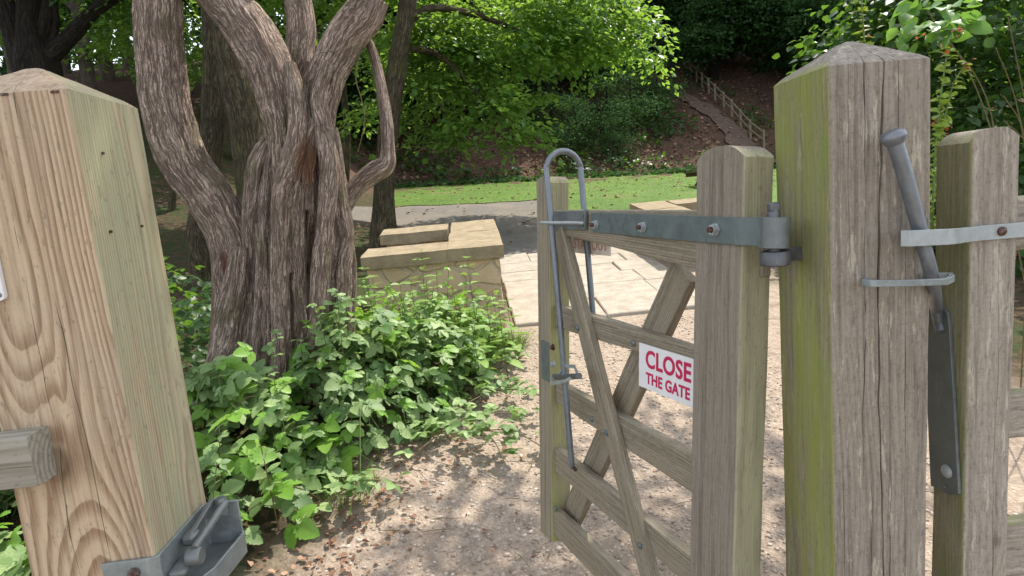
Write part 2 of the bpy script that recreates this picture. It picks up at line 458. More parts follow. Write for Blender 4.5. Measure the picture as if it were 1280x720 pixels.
class MB:
    def __init__(s): s.v = []; s.f = []
    def add(s, vs, fs):
        o = len(s.v); s.v += [tuple(v) for v in vs]; s.f += [tuple(i + o for i in f) for f in fs]; return s
    def box(s, x0, x1, y0, y1, z0, z1, M=None, bev=0.):
        b = min(bev, (x1 - x0) * .3, (y1 - y0) * .3, (z1 - z0) * .3)
        if b <= 0:
            vs = [(x0, y0, z0), (x1, y0, z0), (x1, y1, z0), (x0, y1, z0), (x0, y0, z1), (x1, y0, z1), (x1, y1, z1), (x0, y1, z1)]
            fs = [(0, 3, 2, 1), (4, 5, 6, 7), (0, 1, 5, 4), (1, 2, 6, 5), (2, 3, 7, 6), (3, 0, 4, 7)]
        else:
            vs = []; fs = []
            def ring(i, z): # octagon ring
                a, c, d, e = x0 + i, x1 - i, y0 + i, y1 - i
                o = len(vs)
                vs.extend([(a + b, d, z), (c - b, d, z), (c, d + b, z), (c, e - b, z), (c - b, e, z), (a + b, e, z), (a, e - b, z), (a, d + b, z)])
                return list(range(o, o + 8))
            r = [ring(b, z0), ring(0, z0 + b), ring(0, z1 - b), ring(b, z1)]
            fs.append(tuple(reversed(r[0]))); fs.append(tuple(r[3]))
            for k in range(3):
                for i in range(8):
                    j = (i + 1) % 8
                    fs.append((r[k][i], r[k][j], r[k + 1][j], r[k + 1][i]))
        if M is not None: vs = [M @ Vector(v) for v in vs]
        return s.add(vs, fs)
    def tube(s, pts, rad, seg=12, cap=True):
        pts = [Vector(p) for p in pts]
        rad = rad if hasattr(rad, '__len__') else [rad] * len(pts)
        vs = []; fs = []; fr = frames(pts)
        for i, p in enumerate(pts):
            t, n, b = fr[i]
            for k in range(seg):
                a = 2 * math.pi * k / seg
                vs.append(p + (n * math.cos(a) + b * math.sin(a)) * rad[i])
        for i in range(len(pts) - 1):
            for k in range(seg):
                j = (k + 1) % seg
                fs.append((i * seg + k, i * seg + j, (i + 1) * seg + j, (i + 1) * seg + k))
        if cap:
            fs.append(tuple(range(seg - 1, -1, -1))); o = (len(pts) - 1) * seg; fs.append(tuple(range(o, o + seg)))
        return s.add(vs, fs)
    def bar(s, pts, wide, thick, up):
        """flat bar bent along pts; wide along 'up', thick across"""
        pts = [Vector(p) for p in pts]; up = Vector(up).normalized()
        vs = []; fs = []
        wd = wide if hasattr(wide, '__len__') else [wide] * len(pts)
        for i, p in enumerate(pts):
            a = pts[max(0, i - 1)]; c = pts[min(len(pts) - 1, i + 1)]
            t = (c - a).normalized(); n = t.cross(up).normalized()
            if 0 < i < len(pts) - 1:
                t1 = (p - a).normalized()
                k = 1 / max(.5, abs(t1.dot(t)))
            else: k = 1
            for (u, w) in ((-1, -1), (1, -1), (1, 1), (-1, 1)):
                vs.append(p + up * (wd[i] / 2 * u) + n * (thick / 2 * w * k))
        for i in range(len(pts) - 1):
            for k in range(4):
                j = (k + 1) % 4
                fs.append((i * 4 + k, i * 4 + j, (i + 1) * 4 + j, (i + 1) * 4 + k))
        fs.append((3, 2, 1, 0)); o = (len(pts) - 1) * 4; fs.append((o, o + 1, o + 2, o + 3))
        return s.add(vs, fs)
    def lathe(s, base, axis, prof, seg=16):
        """prof: list of (distance along axis, radius)"""
        base = Vector(base); axis = Vector(axis).normalized()
        return s.tube([base + axis * h for h, r in prof], [r for h, r in prof], seg)
    def build(s, name, mat, parent=None, M=None, smooth=40, bevel=0.):
        me = bpy.data.meshes.new(name); me.from_pydata([tuple(v) for v in s.v], [], s.f); me.update()
        me.materials.append(mat)
        if smooth:
            me.polygons.foreach_set('use_smooth', np.ones(len(me.polygons), bool))
            me.set_sharp_from_angle(angle=R(smooth))
        o = link(name, me, parent, M)
        if bevel:
            b = o.modifiers.new('bevel', 'BEVEL'); b.width = bevel; b.segments = 2; b.limit_method = 'ANGLE'; b.angle_limit = R(40)
        return o


def frames(pts):
    out = []; n = None
    for i in range(len(pts)):
        t = (pts[min(i + 1, len(pts) - 1)] - pts[max(i - 1, 0)])
        t = t.normalized() if t.length > 1e-9 else Vector((0, 0, 1))
        if n is None:
            ref = Vector((0, -1, 0)) if abs(t.y) < .9 else Vector((1, 0, 0))
            n = (ref - t * ref.dot(t)).normalized()
        else:
            n = n - t * n.dot(t); n.normalize()
        out.append((t, n, t.cross(n)))
    return out


def smoothpath(pts, rad, step):
    pts = [Vector(p) for p in pts]; P = []; Q = []
    n = len(pts)
    for i in range(n - 1):
        p0, p1, p2, p3 = pts[max(i - 1, 0)], pts[i], pts[i + 1], pts[min(i + 2, n - 1)]
        r0, r1, r2, r3 = rad[max(i - 1, 0)], rad[i], rad[i + 1], rad[min(i + 2, n - 1)]
        m = max(2, int((p2 - p1).length / step))
        for k in range(m):
            t = k / m
            a = -.5 * t ** 3 + t ** 2 - .5 * t; b = 1.5 * t ** 3 - 2.5 * t ** 2 + 1; c = -1.5 * t ** 3 + 2 * t ** 2 + .5 * t; d = .5 * t ** 3 - .5 * t ** 2
            P.append(p0 * a + p1 * b + p2 * c + p3 * d); Q.append(max(.002, r0 * a + r1 * b + r2 * c + r3 * d))
    P.append(pts[-1]); Q.append(rad[-1])
    return P, Q


class Limbs:
    """woody limbs swept with furrowed relief, all in one surface with UVs running along the grain"""
    def __init__(s): s.V = []; s.T = []; s.U = []; s.o = 0
    def add(s, pts, rad, seg=40, step=.02, amp=.12, seed=0, kr=9., kz=1.6, lump=.10, twist=0., endcap=False):
        P, Q = smoothpath(pts, rad, step); fr = frames(P)
        n = len(P); L = 0; V = np.zeros((n, seg + 1, 3)); U = np.zeros((n, seg + 1, 2))
        rm = sum(Q) / n
        for i in range(n):
            if i: L += (P[i] - P[i - 1]).length
            t, a, b = fr[i]
            for k in range(seg + 1):
                th = 2 * math.pi * (k % seg) / seg + twist * L
                c, sn = math.cos(th), math.sin(th)
                q = Vector((c * rm * kr * 1.6 + seed * 7.3, sn * rm * kr * 1.6, L * kz))
                rd = 1 - abs(noise.noise(q) * 2)
                rd += .5 * (1 - abs(noise.noise(q * 2.1) * 2))
                lm = noise.noise(Vector((c * 1.3 + seed, sn * 1.3, L * 2.2)))
                r = Q[i] * (1 + amp * (rd - .75) + lump * lm)
                V[i, k] = P[i] + (a * c + b * sn) * r
                U[i, k] = (k / seg * 2 * math.pi * rm + seed * 1.37, L + seed * .77)
        idx = np.arange(n * (seg + 1)).reshape(n, seg + 1) + s.o
        T = np.stack([idx[:-1, :-1], idx[:-1, 1:], idx[1:, 1:], idx[1:, :-1]], -1).reshape(-1, 4)
        V = V.reshape(-1, 3); U = U.reshape(-1, 2)
        s.V.append(V); s.U.append(U); s.T.append(T); s.o += len(V)
        if endcap:   # broken end, sunk and ragged
            t = fr[-1][0]; cen = Vector(P[-1]) - t * Q[-1] * .5
            last = np.array(V[-(seg + 1):]); cv = np.array(cen)
            mid = last * .55 + cv * .45 + rng.normal(0, Q[-1] * .07, last.shape)
            VV = np.vstack([mid, cv[None]]); s.V.append(VV); s.U.append(np.tile(U[-1:], (len(VV), 1)))
            li = idx[-1]; mi = np.arange(seg + 1) + s.o; ci = s.o + seg + 1
            s.T.append(np.stack([li[:-1], li[1:], mi[1:], mi[:-1]], -1))
            s.T.append(np.stack([mi[:-1], mi[1:], np.full(seg, ci), np.full(seg, ci)], -1)[:, [0, 1, 2, 2]])
            s.o += len(VV)
        return s
    def build(s, name, mat, parent=None, loc=None):
        T = np.vstack(s.T); V = np.vstack(s.V); U = np.vstack(s.U)
        if loc is not None: V = V - np.array(loc)
        tri = T[:, 2] == T[:, 3]
        me = bpy.data.meshes.new(name)
        me.from_pydata(V.tolist(), [], T[~tri].tolist() + T[tri][:, :3].tolist()); me.update()
        l = me.uv_layers.new(name='UVMap'); vi = np.zeros(len(me.loops), np.int32); me.loops.foreach_get('vertex_index', vi)
        l.data.foreach_set('uv', np.ascontiguousarray(U[vi], np.float32).ravel())
        me.polygons.foreach_set('use_smooth', np.ones(len(me.polygons), bool))
        me.materials.append(mat)
        return link(name, me, parent)


def frameM(o, z, x):
    z = Vector(z).normalized(); x = Vector(x); x = (x - z * x.dot(z)).normalized(); y = z.cross(x)
    return Matrix(((x.x, y.x, z.x, o[0]), (x.y, y.y, z.y, o[1]), (x.z, y.z, z.z, o[2]), (0, 0, 0, 1)))


def timber(name, w, d, L, mat, parent=None, M=None, cracks=(), top='flat', rise=.05, r=.005, n=9, rough=.0008, seed=0, taper=None, drop=.03, step=.03):
    """sawn timber, length along local Z; cracks: (face 0 front/1 right/2 back/3 left, place -1..1, width, depth, z0, z1, wander)"""
    lens = [w, d, w, d]
    samp = []
    for f in range(4):
        h = lens[f] / 2 - r
        S = [(-h + 2 * h * i / (n - 1), None) for i in range(n)]
        for ci, c in enumerate(cracks):
            if c[0] == f or (top == 'round' and f % 2 == 0 and c[0] % 2 == 0):
                pos = c[1] * h * (1 if c[0] == f else -1)
                S = [q for q in S if q[1] is not None or abs(q[0] - pos) > c[2] * 1.6 or abs(abs(q[0]) - h) < 1e-9]
                for kk in (-1, 0, 1): S.append((pos + kk * c[2] / 2, (ci, kk if c[0] == f else 9)))
        S.sort(key=lambda q: q[0]); samp.append(S)
    def fpt(f, u):
        if f == 0: return (u, -d / 2, 0, -1)
        if f == 1: return (w / 2, u, 1, 0)
        if f == 2: return (-u, d / 2, 0, 1)
        return (-w / 2, -u, -1, 0)
    out = []; fidx = [[], [], [], []]
    for f in range(4):
        for (u, cr) in samp[f]:
            fidx[f].append(len(out)); out.append((*fpt(f, u), cr, f))
        cx, cy = [(w / 2 - r, -d / 2 + r), (w / 2 - r, d / 2 - r), (-w / 2 + r, d / 2 - r), (-w / 2 + r, -d / 2 + r)][f]
        a0 = -90 + 90 * f
        for k in (1, 2):
            a = R(a0 + 30 * k); out.append((cx + r * math.cos(a), cy + r * math.sin(a), math.cos(a), math.sin(a), None, f))
    N = len(out); nz = max(2, int(L / step)); vs = []; fs = []
    zl = [L * i / nz for i in range(nz + 1)]
    for z in zl:
        for (x, y, nx, ny, cr, f) in out:
            dx = rough * (noise.noise(Vector((x * 70 + seed, y * 70, z * 7))) + 1.5 * noise.noise(Vector((x * 18 + seed, y * 18, z * 3))))
            px, py = x, y
            if cr is not None and cr[1] != 9:
                c = cracks[cr[0]]
                t = (z - c[4]) / max(1e-6, c[5] - c[4])
                dep = 0
                if 0 <= t <= 1:
                    dep = min(1, 4 * t + (1 if c[4] <= 0 else 0), 4 * (1 - t) + (1 if c[5] >= L else 0))
                wnd = c[6] * noise.noise(Vector((c[1] * 9 + seed, 3.3, z * 3.1))) + c[6] * .3 * noise.noise(Vector((c[1] * 5 + seed, 1.3, z * 17.)))
                tx, ty = -ny, nx
                sq = 0 if cr[1] == 0 else -cr[1] * c[2] * .5 * (1 - dep * min(1.15, .25 + 1.5 * abs(noise.noise(Vector((seed + c[1] * 4, 8., z * 4.5))))))
                px += tx * (wnd + sq); py += ty * (wnd + sq)
                if cr[1] == 0: dx -= c[3] * dep * (.6 + .8 * abs(noise.noise(Vector((seed, 5., z * 9)))))
            px += nx * dx; py += ny * dx
            if taper:
                lo, hi = taper(z / L); px = lo + (px + w / 2) / w * (hi - lo)
            zz = z
            if top == 'round':
                zz = z - (z / L) ** 10 * drop * min(1, abs(2 * x / w)) ** 2.6
            vs.append((px, py, zz))
    for i in range(nz):
        for k in range(N):
            j = (k + 1) % N
            fs.append((i * N + k, i * N + j, (i + 1) * N + j, (i + 1) * N + k))
    fs.append(tuple(range(N - 1, -1, -1)))
    o = nz * N
    if top == 'pyramid':
        m = 8; prev = list(range(o, o + N)); base = [vs[i] for i in prev]
        for q in range(1, m):
            t = q / m; cur = []
            for b in base:
                cur.append(len(vs)); e = .0012 * noise.noise(Vector((b[0] * 90 * (1 - t), b[1] * 90 * (1 - t), t * 9)))
                vs.append((b[0] * (1 - t), b[1] * (1 - t), b[2] + rise * t + .003 + e))
            for k in range(N):
                j = (k + 1) % N; fs.append((prev[k], prev[j], cur[j], cur[k]))
            prev = cur
        ap = len(vs); vs.append((0, 0, base[0][2] + rise))
        for k in range(N): fs.append((prev[k], prev[(k + 1) % N], ap))
    elif top == 'round':
        A = fidx[0]; B = fidx[2][::-1]
        for i in range(len(A) - 1): fs.append((o + A[i], o + A[i + 1], o + B[i + 1], o + B[i]))
        a, b = A[-1], B[-1]
        fs.append(tuple(o + k for k in range(a, b + 1)))
        fs.append(tuple([o + k for k in range(B[0], N)] + [o + A[0]]))
    else:
        fs.append(tuple(range(o, o + N)))
    mb = MB(); mb.v = vs; mb.f = fs
    return mb.build(name, mat, parent, M, smooth=38)


# ------------------------------------------------------------------ leaf helpers
def leaf_big(ser=True, fold=.35, curl=.25, st=7):
    """ovate toothed leaf along +Y, unit length, normal +Z"""
    V = []; T = []
    ts = np.linspace(0, 1, st); ws = .37 * np.sin(np.pi * ts ** .78) ** .75
    for i, t in enumerate(ts):
        z = -curl * t * t * .6
        V.append((0, t, z))
        w = ws[i]
        if 0 < i < st - 1:
            V.append((-w, t - .03, z + w * fold)); V.append((w, t - .03, z + w * fold))
            if ser:
                t2 = min(1, t + .055); w2 = w * .8
                V.append((-w2, t2, -curl * t2 * t2 * .6 + w2 * fold)); V.append((w2, t2, -curl * t2 * t2 * .6 + w2 * fold))
    # index map
    idx = []; k = 0
    for i in range(st):
        if 0 < i < st - 1:
            idx.append((k, k + 1, k + 2, k + 3 if ser else k + 1, k + 4 if ser else k + 2)); k += 5 if ser else 3
        else: idx.append((k,) * 5); k += 1
    for i in range(st - 1):
        a, b = idx[i], idx[i + 1]
        for s_, (c1, c2) in enumerate(((1, 3), (2, 4))):
            pts = [a[0], b[0]]
            tris = []
            if i == 0: tris = [(a[0], b[c1], b[0])]
            elif i == st - 2:
                tris = [(a[0], a[c1], a[c2]), (a[0], a[c2], b[0])] if ser else [(a[0], a[c1], b[0])]
            else:
                tris = ([(a[0], a[c1], a[c2])] if ser else []) + [(a[0], a[c2], b[c1]), (a[0], b[c1], b[0])]
            for t in tris: T.append(t if s_ else t[::-1])
    return np.array(V), np.array(T)


def xf(V, ang=0., s=1., off=(0, 0, 0), tilt=0.):
    c, n = math.cos(ang), math.sin(ang); ct, snt = math.cos(tilt), math.sin(tilt)
    Rz = np.array([[c, -n, 0], [n, c, 0], [0, 0, 1]]); Rx = np.array([[1, 0, 0], [0, ct, -snt], [0, snt, ct]])
    return (V * s) @ (Rz @ Rx).T + np.array(off)


def merge(parts):
    V = []; T = []; o = 0
    for v, t in parts: V.append(v); T.append(t + o); o += len(v)
    return np.vstack(V), np.vstack(T)


LB = leaf_big(True, .22, .22)
LB2 = leaf_big(False, .25, .35, 5)
LN = (LB[0] * np.array([.72, 1, 1]), LB[1])
LEAF3 = merge([(xf(LB[0], 0, 1., (0, .35, 0), -.1), LB[1]), (xf(LB[0], 1.25, .82, (-.04, .3, 0), -.15), LB[1]), (xf(LB[0], -1.25, .82, (.04, .3, 0), -.15), LB[1])])
LEAF5 = merge([LEAF3, (xf(LB[0], 2.05, .6, (-.05, .25, 0), -.2), LB[1]), (xf(LB[0], -2.05, .6, (.05, .25, 0), -.2), LB[1])])
DIA = (np.array([(0, 0, 0), (-.34, .45, .08), (0, 1, -.1), (.34, .45, .08)]), np.array([(0, 2, 1), (0, 3, 2)]))


def rots(fwd, up):
    """rotation matrices with +Y along fwd and +Z near up; arrays (n,3)"""
    f = fwd / np.linalg.norm(fwd, axis=1, keepdims=True)
    x = np.cross(f, up); x /= np.linalg.norm(x, axis=1, keepdims=True) + 1e-9
    u = np.cross(x, f)
    return np.stack([x, f, u], -1)


def scatter(name, tmpl, P, Rm, S, mat, parent=None, loc=None):
    V, T = tmpl
    n = len(P)
    W = np.einsum('nij,vj->nvi', Rm, V) * S[:, None, None] + P[:, None, :]
    if loc is not None: W = W - np.array(loc)
    TT = (T[None] + (np.arange(n) * len(V))[:, None, None]).reshape(-1, T.shape[1])
    me = mesh_np(name, W.reshape(-1, 3), TT, mat)
    return link(name, me, parent)


def sprays(cent, dirs, nper, rad, leaf, droop=.25, flat=.25, updir=(0, 0, 1), jit=.5, ujit=.42):
    """leaf positions for flat sprays of leaves round each centre, pointing outward along dirs"""
    n = len(cent); m = nper
    a = rng.uniform(0, 2 * np.pi, (n, m)); rr = rad * np.sqrt(rng.uniform(0, 1, (n, m)))
    d = dirs / (np.linalg.norm(dirs, axis=1, keepdims=True) + 1e-9)
    side = np.cross(d, np.array([0, 0, 1.])); side /= np.linalg.norm(side, axis=1, keepdims=True) + 1e-9
    along = np.cos(a) * rr * 1.35; acr = np.sin(a) * rr * .85
    up = rng.normal(0, rad * flat, (n, m))
    P = cent[:, None] + d[:, None] * along[..., None] + side[:, None] * acr[..., None] + np.array([0, 0, 1.]) * (up - droop * (along / rad + 1) * rad * .5)[..., None]
    fw = d[:, None] * (.9 + rng.normal(0, jit, (n, m, 1))) + side[:, None] * (np.sign(np.sin(a)) * .8)[..., None] + rng.normal(0, jit * .5, (n, m, 3)) + np.array([0, 0, -.35])
    U = np.array(updir) + rng.normal(0, ujit, (n, m, 3))
    P = P.reshape(-1, 3); fw = fw.reshape(-1, 3); U = U.reshape(-1, 3)
    S = leaf * rng.uniform(.65, 1.2, len(P))
    return P, rots(fw, U), S


def blob_clusters(blobs, dens):
    """cluster centres inside a list of ellipsoid blobs (centre, radii), biased outward, with gaps"""
    C = []; D = []
    for (c, r) in blobs:
        c = np.array(c, float); r = np.array(r if hasattr(r, '__len__') else (r, r, r), float)
        n = int(dens * r[0] * r[1] * r[2] ** .6) + 4
        u = rng.normal(size=(n, 3)); u /= np.linalg.norm(u, axis=1, keepdims=True)
        k = rng.uniform(.25, 1, (n, 1)) ** .5
        p = c + u * r * k
        C.append(p); D.append(u * np.array([1, 1, .25]) + rng.normal(0, .25, (n, 3)))
    C = np.vstack(C); D = np.vstack(D)
    keep = np.array([noise.noise(Vector(p * .9)) > -.32 for p in C])
    return C[keep], D[keep]


def crown(name, blobs, mat, parent, dens=60, nper=24, rad=.4, leaf=.1, droop=.3, loc=None, tmpl=DIA, flat=.2, ujit=.42):
    C, D = blob_clusters(blobs, dens)
    P, Rm, S = sprays(C, D, nper, rad, leaf, droop, flat, ujit=ujit)
    return scatter(name, tmpl, P, Rm, S, mat, parent, loc)

# ================================================================== SETTING
def axis(pts):
    return np.unique(np.concatenate([np.arange(a, b, s) for a, b, s in pts]).round(4))


xs = axis([(-220, -40, 20), (-40, -14, 2), (-14, -4, .5), (-4, 5, .1), (5, 16, .5), (16, 40, 2), (40, 221, 20)])
ys = axis([(-200, -10, 20), (-10, 0, 1), (0, 8, .1), (8, 16, .3), (16, 50, .75), (50, 90, 4), (90, 281, 20)])
XX, YY = np.meshgrid(xs, ys)
ZZ = gz(XX, YY)
nx_, ny_ = len(xs), len(ys)
ii = np.arange(nx_ * ny_).reshape(ny_, nx_)
Q = np.stack([ii[:-1, :-1], ii[:-1, 1:], ii[1:, 1:], ii[1:, :-1]], -1).reshape(-1, 4)
fine = sst(14, 30, YY) * .18
fine = fine * (1 - .92 * np.exp(-((XX - 13.5) / 1.6) ** 2) * sst(27, 28, YY) * (1 - sst(43, 45, YY)))
ZZ = ZZ + np.array([[noise.noise(Vector((x * 1.7, y * 1.7, 0))) for x in xs] for y in ys]) * (fine + .012)
tag(link('ground', mesh_np('ground', np.stack([XX, YY, ZZ], -1).reshape(-1, 3), Q, groundmat(), smooth=True)), kind='structure')


def sheet(name, left, right, ya, yb, mat, lift, ny=60, nx=30, edge=.08):
    """ground-hugging sheet between two edge curves x = left(y), right(y)"""
    V = []
    for j in range(ny + 1):
        y = ya + (yb - ya) * j / ny
        for i in range(nx + 1):
            a, b = left(y), right(y)
            x = a + (b - a) * i / nx
            yy = y + (edge * noise.noise(Vector((x * 1.3, j * 9., 1.))) if j in (0, ny) else 0)
            if i in (0, nx): x += edge * noise.noise(Vector((y * 1.3, i, 4.)))
            V.append((x, yy, float(gz(x, yy)) + lift + .012 * noise.noise(Vector((x * 1.7, yy * 1.7, 0)))))
    k = np.arange((nx + 1) * (ny + 1)).reshape(ny + 1, nx + 1)
    T = np.stack([k[:-1, :-1], k[:-1, 1:], k[1:, 1:], k[1:, :-1]], -1).reshape(-1, 4)
    return tag(link(name, mesh_np(name, np.array(V), T, mat, smooth=True)), kind='structure')


def asphaltmat():
    m, nt, out = newmat('worn asphalt')
    p = ocoord(nt)
    a = nd(nt, 'ShaderNodeSeparateColor', {0: vor(nt, p, 60.).outputs['Color']}).outputs[0]
    n = noi(nt, p, 1.4, 5., .65)
    c = mix(nt, a, (.09, .083, .072), (.18, .166, .146))
    c = mix(nt, smap(nt, n, .42, .65, 0, .55), c, (.20, .165, .13))
    pbsdf(nt, out, c, .9, bump(nt, noi(nt, p, 80., 3., .6), .5, .006), spec=.2)
    return m


def lawnmat():
    m, nt, out = newmat('mown lawn')
    p = ocoord(nt)
    n = noi(nt, p, .9, 5., .6); f = noi(nt, scaled(nt, p, (22, 22, 22)), 1., 4., .7); wn = noi(nt, p, .5, 5., .7)
    c = mix(nt, smap(nt, n, .3, .7), (.045, .10, .014), (.085, .155, .022))
    c = mix(nt, smap(nt, f, .4, .7, 0, .7), c, (.13, .20, .04))
    c = mix(nt, smap(nt, wn, .52, .68, 0, .6), c, (.16, .15, .055))
    pbsdf(nt, out, c, .8, bump(nt, f, .8, .03), spec=.15)
    return m


ASPH = asphaltmat()
sheet('asphalt_path', lambda y: np.interp(y, [7.3, 8.2, 10, 13, 14.4], [.3, -.2, -.9, -3.4, -5]), lambda y: np.interp(y, [7.3, 13.0, 14.4], [1.75, 1.9, 9]), 7.3, 14.4, ASPH, .015, 50, 40)
LAWN = lawnmat()
sheet('lawn', lambda y: np.interp(y, [8.4, 14.3], [1.45, 1.75]), lambda y: np.interp(y, [8.4, 14.3], [9, 13]), 8.4, 14.3, LAWN, .035, 50, 50, .2)
sheet('lawn', lambda y: np.interp(y, [14, 27], [-1.9, -3.6]), lambda y: np.interp(y, [14, 27], [16, 22]), 13.9, 27.2, LAWN, .03, 70, 90, .6)
sheet('hill_path', lambda y: np.interp(y, [28, 32, 36, 44], [13.2, 13.3, 12.7, 12.2]), lambda y: np.interp(y, [28, 32, 36, 44], [14.6, 14.3, 13.6, 12.8]), 28, 44,
      plain('trodden earth', (.14, .093, .068), .95, .4, 6.), .10, 60, 8, .4)
kb = MB()
kp = [(-5., 14.4), (-3.5, 13.05), (-2.2, 11.6), (-.97, 10.05), (-.45, 8.9)]
kb.bar([(x, y, g(x, y) + .02) for x, y in kp], .14, .05, (0, 0, 1))
tag(kb.build('kerb', plain('kerb edging', (.16, .13, .10), .9)), kind='structure')

# paving between the parapets: slabs laid in courses with open joints
pv = MB(); y = 4.72; row = 0
rr = random.Random(5)
while y < 7.25:
    dy = rr.uniform(.40, .52); x = .27 - (.25 if row % 2 else 0)
    while x < 1.98:
        dx = rr.uniform(.58, .80); x0, x1 = max(.26, x), min(1.95, x + dx)
        if x1 - x0 > .06:
            za, zb = g((x0 + x1) / 2, y) + .012, g((x0 + x1) / 2, y + dy) + .012
            e = rr.uniform(-.004, .005); b = .008; q = .003
            vs = [(x0 + q, y + q, za - .06), (x1 - q, y + q, za - .06), (x1 - q, y + dy - q, zb - .06), (x0 + q, y + dy - q, zb - .06)]
            vs += [(x0 + q, y + q, za + .008 + e), (x1 - q, y + q, za + .008 + e), (x1 - q, y + dy - q, zb + .008 + e), (x0 + q, y + dy - q, zb + .008 + e)]
            vs += [(x0 + q + b, y + q + b, za + .016 + e), (x1 - q - b, y + q + b, za + .016 + e), (x1 - q - b, y + dy - q - b, zb + .016 + e), (x0 + q + b, y + dy - q - b, zb + .016 + e)]
            fs = [(8, 9, 10, 11)]
            for a in range(4):
                c = (a + 1) % 4; fs += [(a, c, c + 4, a + 4), (a + 4, c + 4, c + 8, a + 8)]
            pv.add(vs, fs)
        x += dx
    y += dy; row += 1
tag(pv.build('paving', STONE_S, smooth=0), kind='structure')

# ================================================================== GATE POSTS
# left post
LP = empty('gate_post', (-.61, .973, -.05), 'square pine gate post with steel latch catch and wavy orange grain', 'gate post', 'square gate posts')
timber('timber', .18, .18, 1.578, W_LEFT, LP, top='pyramid', rise=.052, r=.004, n=22, step=.02, seed=1,
       cracks=((0, .30, .0022, .006, .2, 1.578, .010), (0, -.22, .0018, .005, .5, 1.578, .014), (0, .62, .0012, .003, 1.1, 1.578, .004), (1, -.2, .0012, .003, .6, 1.4, .006)))
for (px, py, fc) in ((127, 192, 1), (137, 290, 1), (176, 283, 1), (69, 115, 0), (6, 118, 0)):
    if fc: p = atX(px, py, -.52); m_ = MB().tube([p + Vector((-.01, 0, 0)), p + Vector((.0035, 0, .0005))], .0022, 6)
    else:
        p = at(px, py, .883); m_ = MB().bar([p + Vector((-.005, 0, 0)), p + Vector((.005, 0, 0))], .003, .004, (0, 0, 1))
    m_.v = [tuple(Vector(v) - LP.location) for v in m_.v]
    m_.build('nail', RUSTY, LP)
# steel latch catch wrapped round the post
def rel(mb, o):
    mb.v = [tuple(Vector(v) - o.location) for v in mb.v]; return mb
c0 = at(128, 704, .88); zt = at(193, 696, .88).z; zc = zt - .05
catch = rel(MB().bar([(c0.x, .879, zc), (-.545, .879, zc), (-.522, .8795, zc), (-.5165, .884, zc), (-.516, .90, zc), (-.516, 1.0, zc), (-.516, 1.036, zc), (-.513, 1.041, zc), (-.456, 1.041, zc)], .10, .005, (0, 0, 1)), LP).build('latch_catch', GALV_M, LP, bevel=.0012)
wz = zc - .027
wall = [(-.456, 1.041, wz), (-.453, 1.034, wz), (-.462, .93, wz), (-.470, .912, wz), (-.500, .882, wz), (-.56, .868, wz)]
rel(MB().bar(wall, .038, .004, (0, 0, 1)), LP).build('guard_plate', GALV_M, catch, bevel=.001)
rel(MB().box(-.515, -.462, .90, 1.034, zc - .030, zc - .024), LP).build('base_plate', GALV_D, catch)
lv = MB()
A = Vector((-.478, .915, zt - .014)); B = Vector((-.470, 1.022, zt + .006))
lv.lathe(A + Vector((-.012, 0, -.012)), (1, 0, 0), [(0, .0125), (.003, .014), (.019, .014), (.022, .012)], 18)
lv.tube([A, A.lerp(B, .5), B], [.0068, .0062, .0075], 10)
lv.lathe(B + Vector((-.006, .0, -.02)), (0, 0, 1), [(0, .009), (.026, .010), (.031, .0075)], 12)
rel(lv, LP).build('lever_rod', GALV_D, catch)
l2 = MB(); A2 = Vector((-.498, .945, zt - .012)); B2 = Vector((-.492, 1.028, zt + .010))
l2.bar([A2, A2.lerp(B2, .5), B2], .012, .008, (0, 0, 1)); l2.box(-.511, -.489, .94, .972, zt - .024, zt - .006, bev=.004)
l2.box(-.512, -.485, .89, .94, zt - .045, zt - .034, bev=.003)
rel(l2, LP).build('tongue', GALV_D, catch, bevel=.0015)
bp = at(168, 716, .876)
rel(MB().lathe(bp, (0, -1, 0), [(0, .0085), (.004, .0085), (.0045, .006), (.009, .005)], 10), LP).build('bolt', RUSTY, catch)
# corner of a white sheet at the far left edge of the post
sp = at(8.5, 375, .879); n_ = []
pl = MB()
zz0, zz1 = sp.z, sp.z + .10; xr = sp.x
out_ = [(xr - .14, zz0), (xr - .006, zz0), (xr - .0018, zz0 + .0018), (xr, zz0 + .006), (xr, zz1 - .006), (xr - .006, zz1), (xr - .14, zz1)]
pl.add([(x, .876, z) for x, z in out_] + [(x, .8825, z) for x, z in out_],
       [tuple(range(7)), tuple(range(13, 6, -1))] + [(i, i + 7, (i + 1) % 7 + 7, (i + 1) % 7) for i in range(7)])
swp = rel(pl, LP).build('sign_plate', SIGN_W, LP)
rel(MB().lathe((xr - .006, .876, zz0 + .008), (0, -1, 0), [(0, .0035), (.001, .0035), (.0014, .002)], 10), LP).build('screw', GALV_D, swp)

# left rail, sawn end showing
e0 = at(33, 547, .838); e1 = at(38, 611, .838)
h = e0.z - e1.z
FR = timber('fence_rail', h, .043, 1.9, W_RAILEND, None, frameM((e0.x - 1.9, .8595, (e0.z + e1.z) / 2), (1, 0, 0), (0, 0, -1)), r=.003, n=14, rough=.0011, seed=5,
            cracks=((2, .3, .002, .003, 1.5, 1.9, .016), (2, -.45, .0016, .003, 1.2, 1.86, .014), (0, .2, .002, .003, 1.6, 1.9, .012)))
tag(FR, 'silvery sawn rail end fixed across the face of the left gate post', 'fence rail')
rb = at(2, 554, .8375)
MB().lathe(Vector((0, 0, 0)), (0, -1, 0), [(0, .007), (.003, .0065), (.004, .003)], 10)

